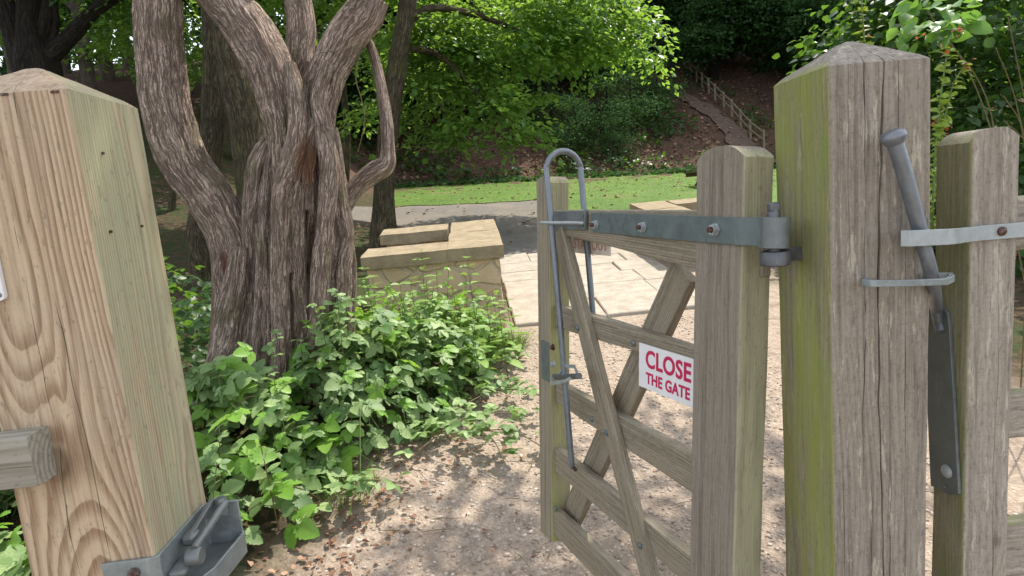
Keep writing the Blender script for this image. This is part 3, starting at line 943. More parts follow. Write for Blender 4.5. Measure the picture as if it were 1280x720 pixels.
# right post
RP = empty('gate_post', (.694, 1.086, -.05), 'weathered grey gate post, green with algae on one side, deeply cracked', 'gate post', 'square gate posts')
timber('timber', .178, .18, 1.548, W_RIGHT, RP, top='pyramid', rise=.054, r=.004, n=24, step=.02, seed=2, rough=.0013,
       cracks=((0, .02, .0060, .024, .0, 1.548, .010), (0, -.36, .0022, .010, .75, 1.548, .010), (0, .36, .0022, .008, 1.28, 1.548, .006), (0, -.64, .0022, .006, 1.2, 1.548, .006),
               (0, -.17, .0022, .007, .3, 1.1, .010), (0, .2, .0024, .007, .2, .95, .008), (0, .55, .0018, .006, .5, 1.35, .006), (0, -.82, .0016, .005, .3, 1.0, .004), (3, .05, .0014, .004, 0, 1.548, .008), (3, -.5, .002, .005, .9, 1.4, .006)))
hp = Vector((.5414, 1.062, 0))
pin = MB()
pin.lathe((hp.x, hp.y, 1.168), (0, 0, 1), [(0, .024), (.002, .026), (.024, .026), (.027, .0235)], 20)
pin.lathe((hp.x, hp.y, 1.19), (0, 0, 1), [(0, .011), (.074, .011), (.078, .0095), (.086, .009)], 12)
pin.bar([(hp.x + .012, hp.y + .014, 1.182), (.572, 1.088, 1.182), (.59, 1.093, 1.182), (.62, 1.093, 1.182)], .024, .018, (0, 0, 1))
pin.box(hp.x - .010, hp.x + .010, hp.y - .009, hp.y + .009, 1.264, 1.282, bev=.003)
rel(pin, RP).build('hinge_pin', IRON, RP, bevel=.0012)
st = MB()
st.bar([at(1088, 350, 1.02), at(1084, 351, .990), at(1080, 353, .958), at(1086, 354, .950), at(1130, 354, .944), at(1183, 352, .938), at(1190, 348, .945), at(1188, 345, .972), at(1168, 345, .988), at(1150, 346, .990)],
       .011, .007, (0, 0, 1))
rel(st, RP).build('latch_staple', GALV_M, RP, bevel=.001)

# ================================================================== HAND GATE
gd = CR @ np.array([310 - PX, -(270 - PY), -F]); gd[2] = 0; gd /= np.linalg.norm(gd)
gl = R(4.5)
gv = np.array([gd[1], -gd[0], 0]) * math.sin(gl) + np.array([0, 0, math.cos(gl)])
gn = np.cross(gv, gd)                      # outward, towards the visible face
GP = np.array(at(927, 330, 1.15))
GO = GP - gv * GP[2] / gv[2] * 1.0
GM = Matrix(((gd[0], gn[0], gv[0], GO[0]), (gd[1], gn[1], gv[1], GO[1]), (gd[2], gn[2], gv[2], GO[2]), (0, 0, 0, 1)))
# a right-handed frame: x along the leaf away from the hinge, y out of the visible face, z up the stiles
if GM.to_3x3().determinant() < 0: raise RuntimeError('gate frame')


def gp(px, py, w=0.):
    r = CR @ np.array([px - PX, -(py - PY), -F])
    o = GO + gn * w
    t = ((o - CC) @ gn) / (r @ gn)
    q = CC + r * t - GO
    return Vector((q @ gd, w, q @ gv))


GATE = empty('hand_gate', label='small grey wooden bar gate standing open, CLOSE THE GATE sign on its rail', cat='gate', M=GM)
tz = gp(896, 183).z; zb = .02
SW = gp(867, 400).x                                                   # width of the hanging stile
timber('hanging_stile', SW, .078, tz - zb, W_STILE, GATE, frameM((SW / 2, -.039, zb), (0, 0, 1), (-1, 0, 0)), top='round', drop=.028, r=.006, n=13, seed=8, rough=.0012, step=.025,
       cracks=((0, .2, .002, .005, .2, 1.0, .012), (0, -.3, .0016, .004, .7, 1.3, .01)))
for z0, z1 in ((gp(945, 350).z, gp(945, 333).z), (gp(945, 331).z, gp(945, 264).z)):
    MB().box(-.006, .001, -.072, -.046, z0, z1 - .002, bev=.002).build('tenon_end', W_STILE, GATE)
f1 = gp(687, 400).x; f2 = gp(672, 400).x; fb = gp(690, 678).z; ft = gp(695, 218).z
timber('slamming_stile', f2 - f1, .075, ft - fb, W_FAR, GATE, frameM(((f1 + f2) / 2, -.0375, fb), (0, 0, 1), (-1, 0, 0)), top='round', drop=.022, r=.006, n=9, seed=9, step=.03)
# rails
W0 = -.020


def rail(name, a, b, top_a, bot_a, top_b, bot_b, wf, th, seed, mat=W_GATE):
    """rail between leaf stations a and b, given its top and bottom at each"""
    L = b - a
    ha, hb = (top_a - bot_a), (top_b - bot_b)
    mid = (top_a + bot_a) / 2; mid2 = (top_b + bot_b) / 2
    zd = Vector((L, 0, mid2 - mid))
    M = frameM((a, wf - th / 2, mid), zd, (0, 0, 1))
    return timber(name, max(ha, hb), th, zd.length, mat, GATE, M, taper=lambda t: (-(ha + (hb - ha) * t) / 2, (ha + (hb - ha) * t) / 2), r=.005, n=7, seed=seed, rough=.0015, step=.03)


t_ = gp(868, 263, -.008).z
rail('top_rail', SW, f1, gp(868, 263, -.008).z, gp(868, 337, -.008).z, gp(702, 262, -.008).z, gp(702, 290, -.008).z, -.006, .060, 21)
for k, (ta, ba, tb, bb) in enumerate((((865, 434), (865, 462), (705, 383), (705, 413)), ((862, 568), (862, 615), (712, 486), (712, 513)))):
    q = [gp(*p_, W0) for p_ in (ta, ba, tb, bb)]
    rail('rail', SW, f1, q[0].z, q[1].z, q[2].z + (q[2].z - q[0].z) * .0, q[3].z, W0, .030, 22 + k)
q4 = [gp(858, 690, W0), gp(692, 556, W0), gp(692, 586, W0)]
rail('rail', SW, f1 + .03, q4[0].z, q4[0].z - .075, q4[1].z, q4[2].z, W0 + .006, .030, 24)
q5 = [gp(695, 634, W0), gp(780, 718, W0), gp(690, 661, W0)]
rail('rail', SW, f1 + .035, q5[1].z, q5[1].z - .088, q5[0].z, q5[2].z, W0 + .012, .030, 25)


def brace(name, p, q, wd, wf, th, seed, mat=W_GATE):
    z = Vector((q.x - p.x, 0, q.z - p.z))
    return timber(name, wd, th, z.length, mat, GATE, frameM((p.x, wf - th / 2, p.z), z, (0, 0, 1) if abs(z.normalized().z) < .9 else (1, 0, 0)), r=.004, n=7, seed=seed, rough=.0016, step=.03,
                  cracks=((0, .2, .002, .005, .1, z.length * .8, .01), (2, .2, .002, .005, .1, z.length * .8, .01)))


a_ = gp(697, 293, .002); b_ = gp(806, 712, .002); dir_ = (b_ - a_).normalized()
brace('brace', a_ + dir_ * -.01, b_ + dir_ * .16, .066, .003, .0235, 31)
a_ = gp(850, 338, W0 - .03); b_ = gp(702, 665, W0 - .03)
brace('brace', a_, b_, .088, W0 - .031, .026, 32)
# bolts in the braces
for (px, py, w) in ((722, 410, .0035), (758, 541, .0035), (792, 429, W0), (800, 682, .0035), (740, 524, W0 + .0), (694, 636, W0 + .012)):
    p = gp(px, py, w)
    MB().lathe(p, (0, 1, 0), [(0, .009), (.002, .0088), (.005, .005), (.006, .001)], 12).build('bolt', GALV, GATE)
# strap hinge
zc_a = (gp(925, 272, .006).z + gp(925, 307, .006).z) / 2; zc_b = (gp(695, 265, .006).z + gp(695, 285, .006).z) / 2
wa = gp(925, 272, .006).z - gp(925, 307, .006).z; wb = gp(735, 265, .006).z - gp(735, 290, .006).z
def szc(u): return zc_a + (zc_b - zc_a) * u / gp(695, 275).x
kq = Vector((hp.x, hp.y, 1.2275)) - Vector(GO); ku, kw, kvz = kq @ Vector(gd), kq @ Vector(gn), kq @ Vector(gv)
us = gp(736, 278, .006).x; um = gp(780, 285, .006).x
strap = MB().bar([(um, .0035, szc(um)), (um * .5, .0035, szc(um * .5)), (.03, .0035, szc(.03)), (.008, .0035, szc(0)), (-.003, .0022, szc(0)), (-.012, -.002, szc(0)), (ku + .028, min(kw + .026, -.004), szc(0)), (ku + .012, kw + .0235, szc(0)), (ku, kw + .0225, szc(0))],
                 [wb + (wa - wb) * (1 - i) for i in (1, .6, .05, 0, 0, 0, 0, 0, 0)], .0058, (0, 0, 1)).build('hinge_strap', GALV, GATE, bevel=.001)
MB().bar([(us, -.002, szc(us)), (um + .001, -.002, szc(um))], [wb * .97, wb], .005, (0, 0, 1)).build('strap_leaf', GALV, strap, bevel=.001)
MB().lathe((ku, kw, kvz - .028), (0, 0, 1), [(0, .0245), (.001, .0262), (.055, .0262), (.056, .0245)], 24).build('knuckle', GALV_D, strap)
for (px, py, w) in ((745, 281, .001), (804, 284, .006), (894, 287, .006)):
    p = gp(px, py, w)
    b_ = MB(); b_.lathe(p, (0, 1, 0), [(0, .014), (.002, .014), (.0022, .0115), (.0105, .0115)], 6)
    o_ = b_.build('bolt', GALV_L, strap)
    MB().lathe(p + Vector((0, .0095, 0)), (0, 1, 0), [(0, .0066), (.0075, .0062), (.0085, .004)], 10).build('bolt_end', RUSTY, o_)
# guide bracket at the latch end of the top rail
u0, u1 = gp(735, 277, -.004).x, f1 + .012
z0, z1 = gp(712, 287, -.004).z, gp(712, 264, -.004).z
gb = MB()
gb.box(u0, u1, -.004, .000, z0, z1); gb.box(u0, u0 + .006, -.004, .007, z0 + .002, z1 + .004)
guide = gb.build('guide_bracket', GALV_D, GATE, bevel=.001)
pa = gp(683, 212, .034)
def solve_w(px, py, u):
    lo, hi = -.3, .05
    for _ in range(50):
        m_ = (lo + hi) / 2
        if gp(px, py, m_).x > u: lo = m_
        else: hi = m_
    return m_
wr = solve_w(726, 214, pa.x)
print('pipe rear w', wr, 'stile u', SW, f1, f2, 'pa', pa)
lz = gp(705, 279, .02).z
MB().tube([(u0 + .012, .003, lz), (u0 + .03, .02, lz + .001), (pa.x - .035, .052, lz + .002), (pa.x - .005, .056, lz + .002), (pa.x + .018, .048, lz + .002), (pa.x + .024, .03, lz + .002), (pa.x + .015, .004, lz)], .0048, 10).build('guide_loop', GALV_L, guide)
for dz in (-.010, .010):
    MB().lathe((u0 + .018, .0, (z0 + z1) / 2 + dz), (0, 1, 0), [(0, .006), (.004, .006)], 6).build('bolt', GALV, guide)
# long looped latch bar straddling the top rail
pb = gp(700, 400, .030); pc = gp(708, 500, .030); pd = gp(715, 586, .022)
rb0 = gp(726, 214, wr); rb1 = gp(741, 392, wr + .02)
zt_ = min(pa.z, rb0.z); mid = (pa + rb0) / 2; mid.z = zt_
half = (pa - rb0) / 2; half.z = 0
arc = [mid + half * math.cos(a) + Vector((0, 0, half.length * 1.0)) * math.sin(a) for a in np.linspace(0, math.pi, 15)]
path = [pd, pc, pb, pa.lerp(pb, .4)] + arc + [rb0.lerp(rb1, .5), rb1]
P_, Q_ = smoothpath(path, [.0092] * len(path), .012)
Q_[0] = .004; Q_[1] = .007
lb = MB().tube(P_, Q_, 14).build('latch_bar', BLUEGREY, GATE)
MB().tube([pd + Vector((.05, -.03, -.004)), pd + Vector((.02, -.012, 0)), pd + Vector((-.012, -.006, 0))], [.004, .0055, .006], 8).build('pivot_bolt', RUSTY, lb)
# latch plate on the slamming stile
q0 = gp(684, 428, .003); q1 = gp(685, 477, .003)
lp_ = MB(); lp_.box(f1 + .004, f1 + .058, .0, .005, q1.z, q0.z, bev=.006)
plate = lp_.build('latch_plate', GALV_D, GATE, bevel=.001)
for (px, py, m_) in ((692, 434, RUSTY), (692, 455, GALV_L)):
    p = gp(px, py, .005)
    MB().lathe(p, (0, 1, 0), [(0, .011), (.003, .011), (.0035, .008), (.010, .0075)], 10).build('bolt', m_, plate)
p0 = gp(697, 473, .008); p1 = gp(724, 470, .070); p2 = gp(690, 480, .062)
MB().tube([p0 + Vector((.02, 0, 0)), gp(710, 471, .04), p1], [.010, .0085, .009], 10).build('latch_pin', IRON, plate)
MB().bar([p0, gp(704, 457, .03), gp(718, 458, .03), gp(722, 468, .055), gp(707, 476, .066), p2, gp(688, 474, .03), p0], .010, .004, (0, 0, 1)).build('retaining_loop', GALV_L, plate, bevel=.0008)

# signs
def text(name, body, size, mat, parent, M, sx=1., bold=.0, spacing=1.):
    cu = bpy.data.curves.new(name, 'FONT'); cu.body = body; cu.size = size; cu.align_x = 'CENTER'; cu.align_y = 'CENTER'
    cu.offset = bold; cu.extrude = .0003; cu.space_character = spacing; cu.resolution_u = 6
    cu.materials.append(mat)
    t = bpy.data.objects.new(name, cu); col.objects.link(t)
    bpy.context.view_layer.update()
    me = bpy.data.meshes.new_from_object(t.evaluated_get(bpy.context.evaluated_depsgraph_get()))
    bpy.data.objects.remove(t)
    return link(name, me, parent, M @ Matrix.Diagonal((sx, 1, 1, 1)))


def signM(u, w, v):
    # text x runs towards the hinge (-x of the gate), y up, normal out of the visible face
    return Matrix(((-1, 0, 0, u), (0, 0, 1, w), (0, 1, 0, v), (0, 0, 0, 1)))


s0 = gp(799, 428, W0 + .002); s1 = gp(799, 482, W0 + .002); s2 = gp(864.5, 450, W0 + .002)
print('sign', s0, s1, s2, 'SW', SW)
su0, su1 = s2.x, s0.x; sz0, sz1 = s1.z, s0.z
su0 = min(su0, SW + .001)
wS = W0 + .0022
sm = MB().box(su0 + .0008, su1, W0 + .0003, wS, sz0, sz1)
sign = sm.build('sign', SIGN_W, GATE, smooth=0)
scx = (su0 + su1) / 2; sh = sz1 - sz0; swd = su1 - su0
text('lettering', 'CLOSE', .061, RED, sign, signM(scx - .002, wS + .0006, sz1 - sh * .33), .93, .0016, 1.04)
text('lettering', 'THE GATE', .039, RED, sign, signM(scx - .002, wS + .0006, sz0 + sh * .24), .90, .0012, 1.04)
# faded board hung on the far side under the top rail
wF = -.085
b0 = gp(715, 296, wF); b1 = gp(715, 313, wF); b2 = gp(762, 303, wF); b3 = gp(762, 323, wF)
print('board', b0, b1, b2, b3)
fbz0, fbz1 = (b1.z + b3.z) / 2, (b0.z + b2.z) / 2 + .012
fb_ = MB().box(b2.x, b0.x, wF - .006, wF, fbz0, fbz1 + .03, bev=.001)
fbo = fb_.build('faded_sign', SIGN_F, GATE)
text('lettering', 'STAY OUT', (fbz1 - fbz0) * .85, RED_F, fbo, signM((b0.x + b2.x) / 2, wF + .0008, (fbz0 + fbz1) / 2), (b0.x - b2.x) / ((fbz1 - fbz0) * .85 * 5.2), .0006)

# ================================================================== FIELD GATE ON THE RIGHT
FG = empty('field_gate', (.876, 1.02, -.02), 'closed wooden field gate behind the cracked post, pale stile with steel lift latch', 'gate')
ftz = at(1245, 159, 1.02).z
timber('stile', .091, .082, ftz + .02, W_FIELD, FG, Matrix.Translation((.0455, .041, 0)), top='round', drop=.022, r=.006, n=11, seed=14, rough=.0012, step=.025,
       cracks=((0, .3, .0018, .005, .2, 1.2, .01),))
for (ya, yb, nm) in ((246, 312, 'rail'), (490, 545, 'rail'), (651, 728, 'rail')):
    za, zb_ = at(1272, ya, 1.055).z, at(1272, yb, 1.055).z
    timber(nm, za - zb_, .035, 2.2, W_FIELD, FG, frameM((.091, .045, (za + zb_) / 2 + .02), (1, -.06, .01), (0, 0, -1)), r=.006, n=7, seed=15, rough=.0016, step=.06)
ss = rel(MB().bar([at(1500, 270, 1.0145), at(1300, 285.5, 1.0145), at(1225, 291.5, 1.0145), at(1213, 293, 1.012), at(1204, 294, 1.004), at(1192, 295.5, .966), at(1184, 296, .953), at(1150, 297.5, .946), at(1136, 298, .944), at(1130, 298, .949), at(1129, 297.5, .962), at(1134, 297, .975), at(1160, 296, .985)],
             .0262, .006, (0, 0, 1)), FG).build('guide_strap', GALV_L, FG, bevel=.0012)
p = at(1252, 289, 1.0115)
rel(MB().lathe(p, (0, -1, 0), [(0, .0085), (.003, .008), (.0045, .005), (.005, .003)], 12), FG).build('bolt', RUSTY, ss)
ol = [(1157, 397), (1159, 388), (1168, 384), (1180, 383), (1188, 390), (1190, 402), (1196, 500), (1202, 617), (1190, 618), (1176, 610), (1167, 607), (1166, 590), (1162, 490)]
pts = [atX(x, y, .8755) for x, y in ol]; pts2 = [atX(x, y, .8755) + Vector((-.0065, 0, 0)) for x, y in ol]
k = len(ol)
bl = MB().add(pts + pts2, [tuple(range(k)), tuple(range(2 * k - 1, k - 1, -1))] + [(i, i + k, (i + 1) % k + k, (i + 1) % k) for i in range(k)])
blade = rel(bl, FG).build('spring_blade', GALV_D, FG, smooth=0, bevel=.001)
p = atX(1184, 589, .8685)
rel(MB().lathe(p, (-1, 0, 0), [(0, .013), (.002, .013), (.006, .009), (.008, .003)], 14), FG).build('bolt', GALV_L, blade)
p = atX(1180, 608, .8685)
rel(MB().lathe(p, (-1, 0, 0), [(0, .005), (.003, .005)], 8), FG).build('screw', GALV_D, blade)
r0 = atX(1176, 415, .866); r1 = atX(1171, 388, .863)
rp = [r0, r1, at(1166, 350, .972), at(1152, 297, .966), at(1133, 225, .962), at(1118, 176, .960)]
rr_ = [.0085, .0105, .0105, .0115, .0122, .0125]
P_, Q_ = smoothpath(rp, rr_, .02)
rod = MB().tube(P_, Q_, 16); ax = (P_[-1] - P_[-3]).normalized()
rodo = rel(rod, FG).build('latch_rod', BLUEGREY, FG)
rel(MB().lathe(P_[-1] - ax * .006, ax, [(0, .013), (.006, .017), (.011, .0195), (.015, .0195), (.021, .016), (.024, .009), (.0245, .001)], 20), FG).build('knob', BLUEGREY, rodo)

# ================================================================== STONE PARAPETS
def block(mb, x0, x1, y0, y1, z00, z01, z10, z11, seg=.07, amp=.010, seed=0, lean=0.):
    """roughly dressed stone: bottom z00 (front) z01 (back), top z10 (front) z11 (back)"""
    nxs = max(2, int((x1 - x0) / seg)); nys = max(2, int((y1 - y0) / seg)); nzs = max(2, int((z10 - z00) / seg))
    def P(a, b, c):
        x = x0 + (x1 - x0) * a; y = y0 + (y1 - y0) * b
        zl = z00 + (z01 - z00) * b; zh = z10 + (z11 - z10) * b
        z = zl + (zh - zl) * c
        v = Vector((x * 5 + seed, y * 5, z * 5))
        e = noise.noise_vector(v) * amp + noise.noise_vector(v * 3.1) * amp * .5
        return Vector((x, y, z)) + e
    def grid(f, na, nb, flip):
        vs = [f(i / na, j / nb) for j in range(nb + 1) for i in range(na + 1)]; fs = []
        for j in range(nb):
            for i in range(na):
                q = (j * (na + 1) + i, j * (na + 1) + i + 1, (j + 1) * (na + 1) + i + 1, (j + 1) * (na + 1) + i)
                fs.append(q[::-1] if flip else q)
        mb.add(vs, fs)
    grid(lambda a, c: P(a, 0, c), nxs, nzs, False); grid(lambda a, c: P(a, 1, c), nxs, nzs, True)
    grid(lambda b, c: P(0, b, c), nys, nzs, True); grid(lambda b, c: P(1, b, c), nys, nzs, False)
    grid(lambda a, b: P(a, b, 1), nxs, nys, False); grid(lambda a, b: P(a, b, 0), nxs, nys, True)
    return mb


def parapet(name, x0, x1, y0, label, mirror=False):
    o = empty(name, (x0, y0, 0), label, 'stone wall', 'low stone parapets')
    zg = min(g(x0, y0), g(x1, y0)) - .2
    zt0 = .985 if not mirror else g(x0, y0) + .50
    rs = .105                                                     # rise of the coping per metre going back
    X = (lambda a, b: (x1 - b, x1 - a)) if not mirror else (lambda a, b: (x0 + a, x0 + b))
    W = x1 - x0
    def bl(nm, a, b, ya, yb, z0, z1, mat, amp, seed, lip=0.):
        xa, xb = X(a, b)
        m_ = MB(); block(m_, xa - x0, xb - x0, ya, yb, z0, z0, z1 + rs * ya, z1 + rs * yb, .06, amp, seed)
        return m_.build(nm, mat, o, smooth=50)
    bl('front_wall', .04, W - .03, .045, .36, zg, zt0 - .10, STONE_W, .016, 1)
    bl('return_wall', .05, .40, .365, 1.46, zg, zt0 - .10, STONE_W, .014, 2)
    bl('back_wall', .42, W - .05, 1.12, 1.42, zg, zt0 - .10, STONE_W, .014, 3)
    def cop(nm, a, b, ya, yb, seed):
        xa, xb = X(a, b)
        m_ = MB(); block(m_, xa - x0, xb - x0, ya, yb, zt0 - .098 + rs * ya, zt0 - .098 + rs * yb, zt0 + rs * ya, zt0 + rs * yb, .05, .006, seed)
        return m_.build(nm, STONE_C, o, smooth=50)
    cop('coping', .44, W, 0, .37, 4); cop('coping', 0, .435, 0, .80, 5); cop('coping', .0, .43, .805, 1.50, 6); cop('coping', .46, W, 1.08, 1.47, 7)
    return o


parapet('parapet', -.865, .235, 4.70, 'low sandstone parapet with thick coping beside the gnarled tree')
parapet('parapet', 2.02, 3.2, 6.15, 'low stone parapet mostly hidden behind the open gate', True)

# ================================================================== GNARLED TREE
TX = at(350, 480, 3.4); TX.z = g(TX.x, TX.y)
TREE = empty('gnarled_tree', TX, 'old gnarled tree with fluted twisted trunk and bare forked limbs', 'tree')


def wpts(lst):
    return [at(x, y, Y) for x, y, w, Y in lst], [w / 2 * Y / 760 for x, y, w, Y in lst]


lm = Limbs()
def gpts(lst):
    p, r = wpts(lst); return p, [q * .87 for q in r]


# big left limb
p, r = gpts([(276, 530, 62, 3.22), (288, 440, 56, 3.25), (292, 360, 52, 3.28), (288, 300, 56, 3.3), (262, 248, 62, 3.3), (228, 198, 62, 3.28), (207, 130, 58, 3.3), (199, 60, 56, 3.32), (196, 0, 56, 3.35), (188, -110, 52, 3.4), (170, -260, 46, 3.5), (150, -420, 36, 3.6)])
lm.add(p, r, 96, .012, .12, 1, kr=22, kz=2.4, lump=.09)
# core of the fluted trunk
p, r = gpts([(352, 520, 140, 3.6), (356, 430, 122, 3.6), (362, 330, 104, 3.6), (366, 250, 92, 3.6), (370, 180, 84, 3.6), (378, 120, 70, 3.6), (388, 80, 44, 3.6)])
lm.add(p, r, 96, .016, .14, 2, kr=16, kz=1.8, lump=.14)
# strand carrying the big middle limb
p, r = gpts([(322, 500, 44, 3.3), (334, 420, 36, 3.26), (346, 330, 34, 3.24), (356, 250, 38, 3.26), (357, 190, 44, 3.28), (350, 130, 54, 3.3), (332, 75, 60, 3.32), (306, 30, 60, 3.35), (276, -6, 58, 3.38), (225, -60, 54, 3.45), (150, -150, 48, 3.55), (60, -300, 36, 3.7)])
lm.add(p, r, 84, .012, .14, 3, kr=22, kz=2.4, lump=.12)
# right fork ending in a broken hollow stub
p, r = gpts([(400, 500, 40, 3.34), (406, 410, 34, 3.32), (412, 330, 34, 3.3), (410, 260, 34, 3.3), (400, 200, 40, 3.3), (398, 150, 44, 3.32), (408, 100, 46, 3.34), (430, 52, 48, 3.36), (455, 18, 48, 3.38), (470, -4, 38, 3.38)])
lm.add(p, r, 76, .012, .15, 4, kr=22, kz=2.4, lump=.14, endcap=True)
# limb rising behind the fork
p, r = gpts([(384, 150, 34, 3.62), (374, 80, 38, 3.66), (376, 30, 36, 3.7), (372, -30, 34, 3.74), (390, -160, 28, 3.8), (440, -320, 20, 3.9)])
lm.add(p, r, 40, .018, .12, 5, lump=.1)
# crossing strands and roots on the near face
ropes = [
    [(300, 540, 54, 3.16), (310, 440, 36, 3.22), (315, 350, 30, 3.26), (316, 270, 28, 3.27), (321, 215, 28, 3.27), (329, 188, 24, 3.27), (336, 176, 15, 3.30)],
    [(346, 520, 40, 3.06), (352, 440, 28, 3.08), (350, 360, 25, 3.09), (350, 300, 25, 3.09), (353, 240, 26, 3.10), (364, 203, 27, 3.12), (372, 165, 25, 3.15), (371, 120, 22, 3.18), (362, 80, 16, 3.22)],
    [(372, 500, 34, 3.16), (376, 420, 25, 3.16), (373, 340, 21, 3.15), (371, 280, 20, 3.15), (374, 235, 17, 3.16), (369, 200, 15, 3.18), (377, 160, 13, 3.2)],
    [(390, 500, 36, 3.14), (397, 410, 26, 3.13), (401, 330, 24, 3.12), (408, 270, 24, 3.12), (412, 210, 25, 3.14), (405, 165, 24, 3.17), (398, 120, 22, 3.2), (410, 80, 18, 3.24)],
    [(426, 500, 46, 3.28), (423, 430, 35, 3.28), (424, 345, 31, 3.28), (430, 300, 26, 3.29), (425, 260, 28, 3.29), (419, 215, 26, 3.30), (412, 160, 20, 3.3)],
    [(332, 520, 36, 3.16), (335, 420, 24, 3.18), (333, 330, 20, 3.20), (332, 250, 18, 3.23), (340, 200, 16, 3.25)],
    [(386, 262, 12, 3.17), (384, 215, 18, 3.16), (388, 185, 15, 3.17), (384, 150, 17, 3.2), (378, 110, 20, 3.24)],
    [(252, 570, 52, 2.98), (268, 500, 44, 3.08), (282, 430, 36, 3.15), (296, 350, 30, 3.18), (300, 310, 24, 3.22)],
    [(362, 340, 13, 3.12), (360, 280, 13, 3.12), (366, 236, 14, 3.12), (376, 196, 13, 3.15), (392, 150, 12, 3.18)],
    [(318, 470, 18, 3.12), (322, 400, 14, 3.16), (325, 330, 13, 3.18), (324, 280, 11, 3.22)],
    [(438, 460, 20, 3.34), (436, 400, 16, 3.34), (440, 340, 14, 3.35), (434, 290, 12, 3.36)],
]
for k_, rp_ in enumerate(ropes):
    p, r = gpts(rp_)
    lm.add(p, r, 46, .012, .17, 10 + k_, kr=24, kz=3.0, lump=.2)
# burrs, sunk into the wood
for (x, y, s_, Y) in ((430, 336, 34, 3.40), (352, 118, 34, 3.36), (424, 236, 26, 3.38), (330, 190, 26, 3.36)):
    p, r = gpts([(x - s_ * .1, y + s_ * .8, s_ * .55, Y + .02), (x, y + s_ * .2, s_, Y - .01), (x + s_ * .1, y - s_ * .7, s_ * .5, Y + .03)])
    lm.add(p, r, 30, .008, .2, 40 + x, kr=8, kz=5, lump=.35)
# thin right limb: elbow then upright
p, r = gpts([(412, 285, 30, 3.36), (430, 256, 26, 3.36), (444, 236, 25, 3.36), (466, 217, 28, 3.36), (482, 206, 27, 3.36), (485, 188, 19, 3.37), (483, 150, 17, 3.4), (476, 108, 15, 3.44), (468, 72, 13, 3.48), (458, 45, 10, 3.5)])
lm.add(p, r, 32, .012, .08, 6, kr=18, kz=2.5, lump=.08)
lm.build('trunk', BARK, TREE, TX)
tw = MB()
p, r = gpts([(447, 76, 1.4, 3.3), (445, 100, 1.4, 3.3), (452, 125, 1.3, 3.3), (456, 150, 1.3, 3.3), (452, 172, 1.2, 3.3), (447, 190, 1., 3.3)])
P_, Q_ = smoothpath(p, r, .02); tw.tube(P_, Q_, 6)
p, r = gpts([(400, 66, 1., 3.25), (430, 62, 1., 3.25), (455, 52, 1., 3.25), (474, 40, .8, 3.3)])
P_, Q_ = smoothpath(p, r, .02); tw.tube(P_, Q_, 6)
rel(tw, TREE).build('dead_twig', STEM, TREE)
cb = [((-1.4, 3.6, 5.6), (1.5, 1.3, 1.1)), ((-2.6, 3.8, 5.9), (1.2, 1.2, 1.)), ((-.8, 4.4, 6.3), (1.2, 1.2, 1.))]
crown('crown', cb, LEAF_MID, TREE, 46, 22, .35, .09, loc=TX)

# ================================================================== OTHER TREES
def simple_tree(name, pts, rads, label, cat, bark, blobs=None, leafm=None, group=None, forks=(), cr={}, seg=28, seed=1):
    b = Vector(pts[0]); b.z = g(b.x, b.y)
    o = empty(name, b, label, cat, group)
    pts = list(pts); rads = list(rads)
    if pts[0].z > b.z - .2:                                      # carry the trunk down into the soil
        pts.insert(0, Vector((pts[0].x, pts[0].y, b.z - .35))); rads.insert(0, rads[0] * 1.25)
    L = Limbs(); L.add(pts, rads, seg, .05, .10, seed, kr=7, kz=1.1, lump=.08)
    for fk, (fp, frd) in enumerate(forks): L.add(fp, frd, 20, .05, .10, seed + 3 + fk, lump=.08)
    L.build('trunk', bark, o, b)
    if blobs: crown('crown', blobs, leafm, o, loc=b, **cr)
    return o


